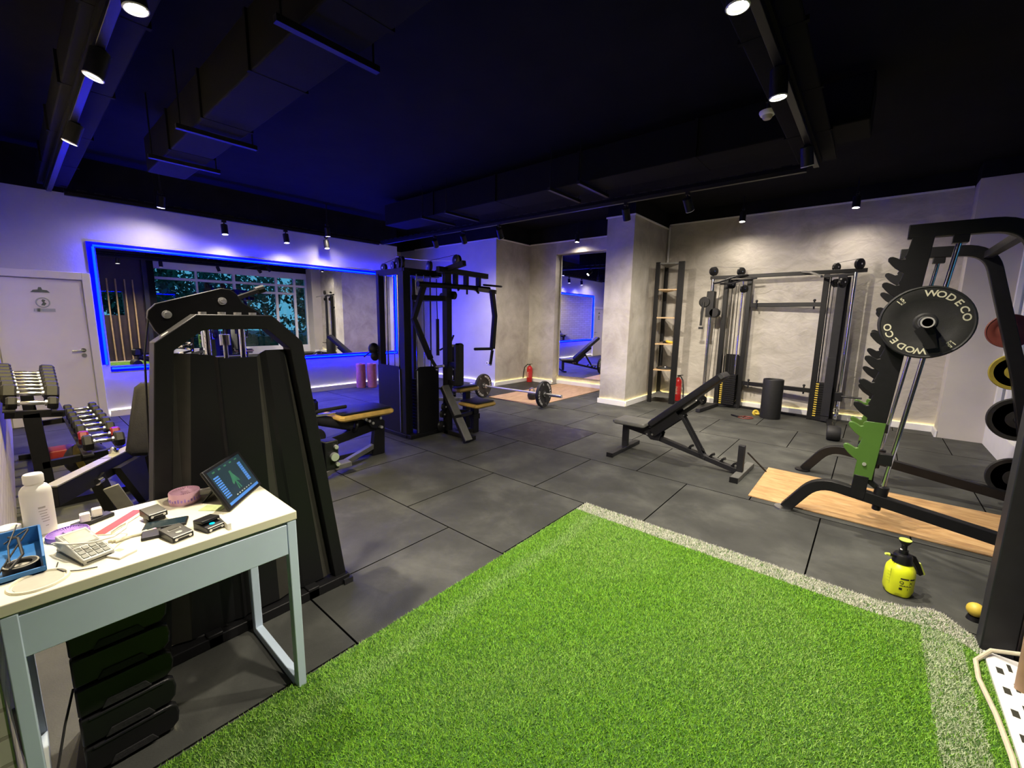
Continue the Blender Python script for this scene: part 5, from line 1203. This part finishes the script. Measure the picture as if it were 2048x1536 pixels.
tag(obj('cable_bundle', MB().tube([(-1.74,-0.09,TZ+0.02),(-1.80,-0.06,TZ+0.05),(-1.87,-0.03,TZ+0.075),(-1.93,-0.03,TZ+0.06),(-1.90,-0.08,TZ+0.04)],0.0025,6).tube([(-1.72,-0.07,TZ+0.03),(-1.78,-0.045,TZ+0.04),(-1.84,-0.05,TZ+0.07),(-1.92,-0.07,TZ+0.05)],0.0035,6).tube([(-1.75,-0.07,TZ+0.035),(-1.82,-0.07,TZ+0.06),(-1.9,-0.05,TZ+0.09)],0.002,6), 'cable_black'), 'tangle of thin dark cables sticking out of the blue tray', 'cables')
cu_ = thing('white_cup', 'small white lidded pot beside the tall bottle', 'pot', (-2.03, -0.075, TZ))
obj('pot_body', MB().lathe([(0.001,0),(0.022,0),(0.025,0.035),(0.001,0.035)], (-2.03,-0.072,TZ), (0,0,1), 24), 'white_plastic', cu_)
obj('pot_lid', MB().lathe([(0.001,0.035),(0.029,0.035),(0.029,0.045),(0.024,0.048),(0.001,0.048)], (-2.03,-0.072,TZ), (0,0,1), 24), 'white_paint', cu_)

def fan(name, label, c, R, h, mat, spokes, handle=None):
    t_ = thing(name, label, 'fan', (c[0], c[1], TZ))
    obj('fan_shell', MB().lathe([(0.001,0.0),(R*0.96,0.0),(R,0.005),(R,h-0.004),(R*0.97,h),(R*0.93,h),(R*0.92,h-0.006),(R*0.92,0.010),(0.001,0.008)], (c[0],c[1],TZ), (0,0,1), 40), mat, t_)
    o = obj('grille_hub', MB().cyl((c[0],c[1],TZ+h-0.008),(c[0],c[1],TZ+h-0.001),R*0.18,20), mat, t_)
    for k in range(spokes):
        a = 2*PI*k/spokes; d = V((math.cos(a), math.sin(a), 0)); q = V((c[0],c[1],TZ+h-0.004))
        obj('grille_spoke', MB().bar(q+d*R*0.16, q+d*R*0.94, 0.0030, 0.003), mat, t_)
    for k in range(5):
        a = 2*PI*k/5; d = V((math.cos(a), math.sin(a), 0)); q = V((c[0],c[1],TZ+h*0.45))
        obj('blade', MB().bar(q+d*R*0.12, q+d*R*0.80, R*0.45, 0.002, (0.5*d.y,-0.5*d.x,1)), mat, t_)
    slm = MB()
    if h > 0.03:
        for k in range(30):
            a = 2*PI*k/30; d = V((math.cos(a), math.sin(a), 0)); q = V((c[0],c[1],TZ))+d*(R+0.0004)
            slm.bar(q+V((0,0,h*0.3)), q+V((0,0,h*0.3+h*0.3*(0.5+0.5*((k*7)%5)/4))), R*0.10, 0.001, d)
        obj('side_slots', slm, 'purple_plastic', t_)
    if handle: obj('handle', MB().bar((c[0]+handle[0]*R*0.9,c[1]+handle[1]*R*0.9,TZ+h*0.6),(c[0]+handle[0]*R*1.9,c[1]+handle[1]*R*1.9,TZ+h*0.55),0.026,0.020), 'white_plastic', t_, 0.004)
    return t_
fan('handheld_fan', 'pink and lilac handheld fan lying upright-faced on the desk', (-1.975, 0.372), 0.050, 0.046, 'pink_plastic', 34, (0.25,0.97))
fan('handheld_fan', 'flat purple fan grille lying behind the card terminal', (-1.935, 0.052), 0.052, 0.016, 'purple_plastic', 44)
ps = thing('power_strip', 'dark grey power strip under two white adapters', 'power strip', (-2.01, 0.118, TZ))
obj('strip_body', MB().bar((-1.985,0.070,TZ+0.007),(-2.035,0.165,TZ+0.007),0.042,0.014), 'grey_paint', ps, 0.003)
obj('strip_sockets', MB().cyl((-2.005,0.105,TZ+0.0138),(-2.005,0.105,TZ+0.0145),0.014,16).cyl((-2.02,0.135,TZ+0.0138),(-2.02,0.135,TZ+0.0145),0.014,16), 'black_plastic', ps)
for (x, y, lb_) in ((-1.995,0.098,'white cube adapter nearer us on the power strip'), (-2.022,0.130,'white cube adapter behind the first on the power strip')):
    t_ = thing('plug_adapter', lb_, 'adapter', (x, y, TZ+0.0146), 'white cube adapters')
    obj('adapter_body', MB().cushion(x-0.013,x+0.013,y-0.013,y+0.013,TZ+0.0146,TZ+0.043,0.003), 'white_plastic', t_)
    obj('adapter_face', MB().box(x-0.008,x+0.008,y-0.008,y+0.008,TZ+0.043,TZ+0.0434), 'white_paint', t_)
ev = thing('envelope', 'red and white paper sleeve lying across the desk', 'sleeve', (-1.94, 0.185, TZ))
obj('sleeve_paper', MB().bar((-1.862,0.122,TZ+0.0015),(-2.005,0.245,TZ+0.0015),0.052,0.0025), 'paper', ev)
obj('sleeve_print', MB().bar((-1.870,0.118,TZ+0.0032),(-2.005,0.237,TZ+0.0032),0.034,0.0008), 'red_print', ev)
# card terminal
ct = thing('card_terminal', 'grey card payment terminal with keypad and grey display on the desk', 'terminal', (-1.755, 0.077, TZ))
tm_ = MB().prism([(-0.085,0.0),(0.085,0.0),(0.088,0.016),(-0.03,0.042),(-0.085,0.050)], (0,0.036,0), (1,0,0), (0,0,1), 0.072)
RT = Matrix.Translation((-1.757,0.077,TZ)) @ Matrix.Rotation(math.radians(15), 4, 'Z')
def cterm(nm, mb, mat, par=None, bev=0): mb.xf(RT); return obj(nm, mb, mat, par or ct, bev)
cterm('terminal_body', tm_, 'terminal_grey', None, 0.003)
sl = Matrix.Rotation(math.radians(12.4), 4, 'Y')
def slab(x0, x1, y0, y1, lift, th):
    f = lambda x: 0.016+(0.088-x)/0.118*0.026 if x > -0.03 else 0.042+(-0.03-x)/0.055*0.008
    vs = [(x0,y0,f(x0)+lift),(x1,y0,f(x1)+lift),(x1,y1,f(x1)+lift),(x0,y1,f(x0)+lift)]
    return MB().add(vs+[(a,b_,c-th) for a,b_,c in vs], [(0,1,2,3),(7,6,5,4),(0,4,5,1),(1,5,6,2),(2,6,7,3),(3,7,4,0)])
cterm('display_bezel', slab(-0.072,0.012,-0.031,0.031,0.0012,0.003), 'key_grey')
cterm('display', slab(-0.066,0.006,-0.026,0.026,0.0020,0.003), 'lcd')
for i in range(3):
    for j in range(4):
        cterm('key', slab(0.020+0.021*i,0.037+0.021*i,-0.031+0.0160*j,-0.031+0.0160*j+0.0135,0.0022,0.003), 'key_grey', None, 0.0008)
cterm('card_slot', MB().box(0.0845,0.0875,-0.028,0.028,0.006,0.009), 'black_plastic')
cterm('base_band', MB().box(-0.084,0.0845,-0.0365,0.0365,0.0005,0.008), 'black_plastic')
tag(obj('terminal_cord', MB().tube([(-1.80,0.035,TZ+0.012),(-1.83,0.012,TZ+0.030),(-1.80,0.022,TZ+0.040),(-1.745,0.045,TZ+0.046),(-1.715,0.09,TZ+0.044),(-1.735,0.14,TZ+0.035),(-1.79,0.175,TZ+0.030),(-1.83,0.185,TZ+0.033),(-1.845,0.165,TZ+0.02),(-1.85,0.145,TZ+0.006)],0.0028,8), 'cable_white'), 'white cord lying in a loop across the card terminal', 'cord')
tag(obj('thin_cable', MB().tube([(-1.74,0.018,TZ+0.003),(-1.70,0.012,TZ+0.003),(-1.665,0.025,TZ+0.003),(-1.64,0.055,TZ+0.003),(-1.625,0.09,TZ+0.003)],0.0015,6), 'cable_black'), 'thin dark wire beside the desk grommet', 'cable')
cd = thing('plastic_card', 'small white card with green print beside the terminal', 'card', (-1.675, 0.150, TZ))
obj('card_body', MB().bar((-1.70,0.130,TZ+0.003),(-1.645,0.160,TZ+0.003),0.050,0.006), 'white_plastic', cd, 0.001)
obj('card_print', MB().bar((-1.700,0.140,TZ+0.0063),(-1.680,0.150,TZ+0.0063),0.014,0.0006), 'card_green', cd)
PEN = ['cream pencil lying nearest the card terminal', 'cream pencil lying in the middle of the three', 'cream pencil lying nearest the black phone']
for k in range(3):
    t_ = thing('pencil', PEN[k], 'pencil', (-1.80, 0.19+0.01*k, TZ), 'cream pencils on the desk')
    p, q = V((-1.785+0.010*k,0.130+0.008*k,TZ+0.005)), V((-1.765-0.012*k,0.235+0.004*k,TZ+0.005))
    obj('pencil_barrel', MB().cyl(p,q,0.0042,8), 'paper', t_)
    obj('pencil_end', MB().cyl(q,q+(q-p).normalized()*0.014,0.0044,8), 'pink_plastic', t_)

def reader(label, c, rot, size, h, extra=None):
    """small black device with a white-lined slot front"""
    t_ = thing('card_reader', label, 'device', (c[0], c[1], c[2]), 'black devices on the desk')
    M_ = Matrix.Translation(c) @ Matrix.Rotation(rot, 4, 'Z'); a, b_ = size
    def g(nm, mb, mat, bev=0): mb.xf(M_); return obj(nm, mb, mat, t_, bev)
    g('device_body', MB().prism([(-a/2,0),(a/2,0),(a/2,h*0.62),(a/2-0.006,h*0.72),(-a/2,h)], (0,b_/2,0), (1,0,0), (0,0,1), b_), 'black_plastic', 0.002)
    g('edge_line', MB().box(a/2-0.004,a/2-0.001,-b_/2+0.003,b_/2-0.003,h*0.66,h*0.73), 'white_plastic')
    g('slot_line', MB().box(a/2,a/2+0.0006,-b_/2+0.012,b_/2-0.012,h*0.40,h*0.47), 'white_plastic')
    g('slot_end', MB().cyl((a/2,-b_/2+0.010,h*0.34),(a/2+0.0008,-b_/2+0.010,h*0.34),0.0045,12).cyl((a/2,b_/2-0.010,h*0.34),(a/2+0.0008,b_/2-0.010,h*0.34),0.0045,12), 'white_plastic')
    if extra == 'window':
        g('window_frame', MB().box(-a*0.28,-a*0.05,-b_*0.30,b_*0.30,h*0.885,h*0.905), 'terminal_grey')
        g('window', MB().box(-a*0.25,-a*0.08,-b_*0.26,b_*0.26,h*0.900,h*0.915), 'black_plastic')
        g('badge', MB().cyl((a*0.20,0,h*0.80),(a*0.20,0,h*0.815),0.009,16), 'terminal_grey')
    if extra == 'blue':
        g('flap', MB().bar((-a/2,0,h*1.05),(a*0.15,0,h*1.30),b_,0.010), 'black_plastic', 0.002)
        g('status_light', MB().cyl((a*0.20,0,h*0.80),(a*0.20,0,h*0.83),0.008,14), 'led_blue_dot')
    return t_
reader('black device with a small window lying at the desk front', (-1.675,0.283,TZ), math.radians(14), (0.085,0.060), 0.026, 'window')
reader('black device with a glowing blue light at the desk front', (-1.665,0.372,TZ), math.radians(16), (0.080,0.058), 0.024, 'blue')
reader('black device standing in front of the pink fan', (-1.885,0.262,TZ+0.012), math.radians(12), (0.070,0.056), 0.026, None)
tag(obj('device_box', MB().cushion(-1.92,-1.852,0.236,0.29,TZ,TZ+0.012,0.004), 'black_plastic'), 'flat black case under the device by the pink fan', 'case')
ph = thing('phone', 'black phone lying flat on the desk', 'phone', (-1.80, 0.27, TZ))
obj('phone_body', MB().bar((-1.815,0.222,TZ+0.005),(-1.775,0.335,TZ+0.005),0.060,0.009).xf(Matrix.Identity(4)), 'black_plastic', ph, 0.003)
obj('phone_screen', MB().bar((-1.813,0.226,TZ+0.0097),(-1.777,0.331,TZ+0.0097),0.054,0.0006), 'screen_dark', ph)
tag(obj('wallet', MB().bar((-1.745,0.205,TZ+0.005),(-1.735,0.255,TZ+0.005),0.060,0.010), 'grey_paint', bevel=0.003), 'dark grey wallet beside the devices', 'wallet')
tag(obj('paper_box', MB().bar((-1.70,0.412,TZ+0.011),(-1.60,0.413,TZ+0.011),0.012,0.022), 'white_plastic', bevel=0.001), 'slim white box edge standing beside the blue-lit device', 'box')
tag(obj('note_card', MB().bar((-1.86,0.40,TZ+0.001),(-1.80,0.455,TZ+0.001),0.05,0.001), 'card_green'), 'pale green note lying under the tablet', 'note')
# tablet on its lower edge, leaning back
tb = thing('tablet', 'black tablet leaning on its edge showing a dark app with blue lists', 'tablet', (-1.845, 0.549, TZ))
e1 = V((-0.7433,0.6690,0)); Lb = 0.262
nn_ = V((0.669,0.7433,0)); upd = (-nn_*0.085+V((0,0,0.1525))); Hb = upd.length; upd.normalize(); fn = e1.cross(upd).normalized()
if fn.dot(V((1,-0.3,0.5))) < 0: fn = -fn
o0 = V((-1.745,0.459,TZ+0.004))
def tq(nm, a0, a1, b0, b1, lift, th, mat, bev=0, par=None):
    """slab in tablet coordinates: a along lower edge (0..Lb), b up (0..Hb)"""
    vs = []
    for l in (lift-th, lift):
        for (a, b_) in ((a0,b0),(a1,b0),(a1,b1),(a0,b1)): vs.append(o0+e1*a+upd*b_+fn*l)
    return obj(nm, MB().add(vs, [(3,2,1,0),(4,5,6,7),(0,1,5,4),(1,2,6,5),(2,3,7,6),(3,0,4,7)]), mat, par or tb, bev)
tq('tablet_case', 0, Lb, 0, Hb, 0, 0.012, 'black_plastic', 0.004)
scn = tq('screen', 0.016, Lb-0.016, 0.012, Hb-0.012, 0.0006, 0.001, 'screen_dark')
tq('screen_band', 0.020, Lb-0.020, 0.013, 0.024, 0.0010, 0.0004, 'screen_blue', 0, scn)
for k in range(10): tq('screen_list', 0.026, 0.060, 0.042+0.0095*k, 0.048+0.0095*k, 0.0010, 0.0004, 'screen_blue', 0, scn)
for k in range(9): tq('screen_list', Lb-0.062, Lb-0.040, 0.050+0.0095*k, 0.058+0.0095*k, 0.0010, 0.0004, 'screen_blue', 0, scn)
fg = [(0.118,0.045),(0.126,0.080),(0.108,0.070),(0.106,0.078),(0.122,0.110),(0.124,0.125),(0.136,0.125),(0.138,0.110),(0.154,0.078),(0.152,0.070),(0.134,0.080),(0.142,0.045),(0.134,0.045),(0.130,0.072),(0.126,0.045)]
obj('screen_figure', MB().prism(fg, o0+fn*0.0008, e1, upd, 0.0003 if e1.cross(upd).dot(fn) > 0 else -0.0003), 'screen_green', scn)
for k in range(5): tq('screen_button', 0.040+0.040*k, 0.056+0.040*k, Hb-0.026, Hb-0.020, 0.0010, 0.0004, 'screen_green', 0, scn)
for k in range(7): tq('screen_button', 0.085+0.018*k, 0.094+0.018*k, 0.030, 0.034, 0.0010, 0.0004, 'sign_mid', 0, scn)
tq('camera_bump', 0.125, 0.140, Hb-0.006, Hb-0.002, 0.001, 0.002, 'black_rubber')
obj('stand_leg', MB().bar(o0+e1*0.13+upd*0.12-fn*0.013, V((-1.845,0.549,TZ+0.003))-nn_*0.15, 0.09, 0.004, fn), 'grey_paint', tb)

# ================================================================== OUTSIDE (seen in the mirror and through the shop window)
struct('ground_outside', MB().box(1.40, 30, -15, 30, -0.25, -0.15), 'asphalt')
def leafmesh(n, rx, ry, rz, seed, ls):
    rg_ = np.random.default_rng(seed); d = rg_.normal(size=(n,3)); d /= np.linalg.norm(d, axis=1)[:,None]
    r = rg_.uniform(0.55, 1.0, n)**0.5*(1+0.18*np.sin(5*d[:,0]+seed)*np.cos(4*d[:,2]+seed))
    c = d*r[:,None]*np.array([rx,ry,rz])
    u = rg_.normal(size=(n,3)); u /= np.linalg.norm(u, axis=1)[:,None]; v = np.cross(u, rg_.normal(size=(n,3))); v /= np.linalg.norm(v, axis=1)[:,None]
    s_ = ls*rg_.uniform(0.6, 1.3, n)[:,None]
    vs = np.stack([c-u*s_, c+v*s_*0.5, c+u*s_, c-v*s_*0.5], 1).reshape(-1,3)
    fs = [(4*i,4*i+1,4*i+2,4*i+3) for i in range(n)]
    return [tuple(p) for p in vs], fs
TL = ['dark leafy tree outside the shop window, nearest its left side', 'teal leafy tree outside the middle of the shop window', 'dark leafy tree outside the right part of the shop window', 'broad tree far outside the shop window on the right', 'broad tree far outside the shop window on the left']
for k, (x, y, hgt, rr) in enumerate(((6.2,3.4,3.0,1.6),(6.6,7.1,3.2,1.8),(6.2,10.9,2.8,1.75),(11.5,14.5,3.4,2.6),(11.6,5.2,3.4,2.6))):
    t_ = thing('leafy_tree', TL[k], 'tree', (x, y, -0.15), 'trees outside the window')
    obj('trunk', MB().tube([(x,y,-0.15),(x+0.05,y,0.8),(x-0.04,y+0.05,1.6),(x,y,hgt)],0.10,8), 'bark', t_)
    vs, fs = leafmesh(2600, rr, rr, rr*0.95, k+1, 0.13)
    o = obj('crown', MB().add([(a+x, b_+y, c+hgt-0.4) for a, b_, c in vs], fs), ('leaf_dark','leaf_teal')[k%2], t_); o['kind'] = 'stuff'
vs, fs = leafmesh(4500, 0.7, 7.5, 0.9, 11, 0.10)
hg = thing('hedge', 'low hedge along the street outside the shop window', 'hedge', (4.2, 7.0, -0.15))
o = obj('hedge_leaves', MB().add([(a+4.2, b_+7.0, c+0.5) for a, b_, c in vs], fs), 'leaf_dark', hg); o['kind'] = 'stuff'
obj('hedge_stems', MB().box(4.0,4.4,0.2,13.8,-0.15,0.5), 'hedge', hg)
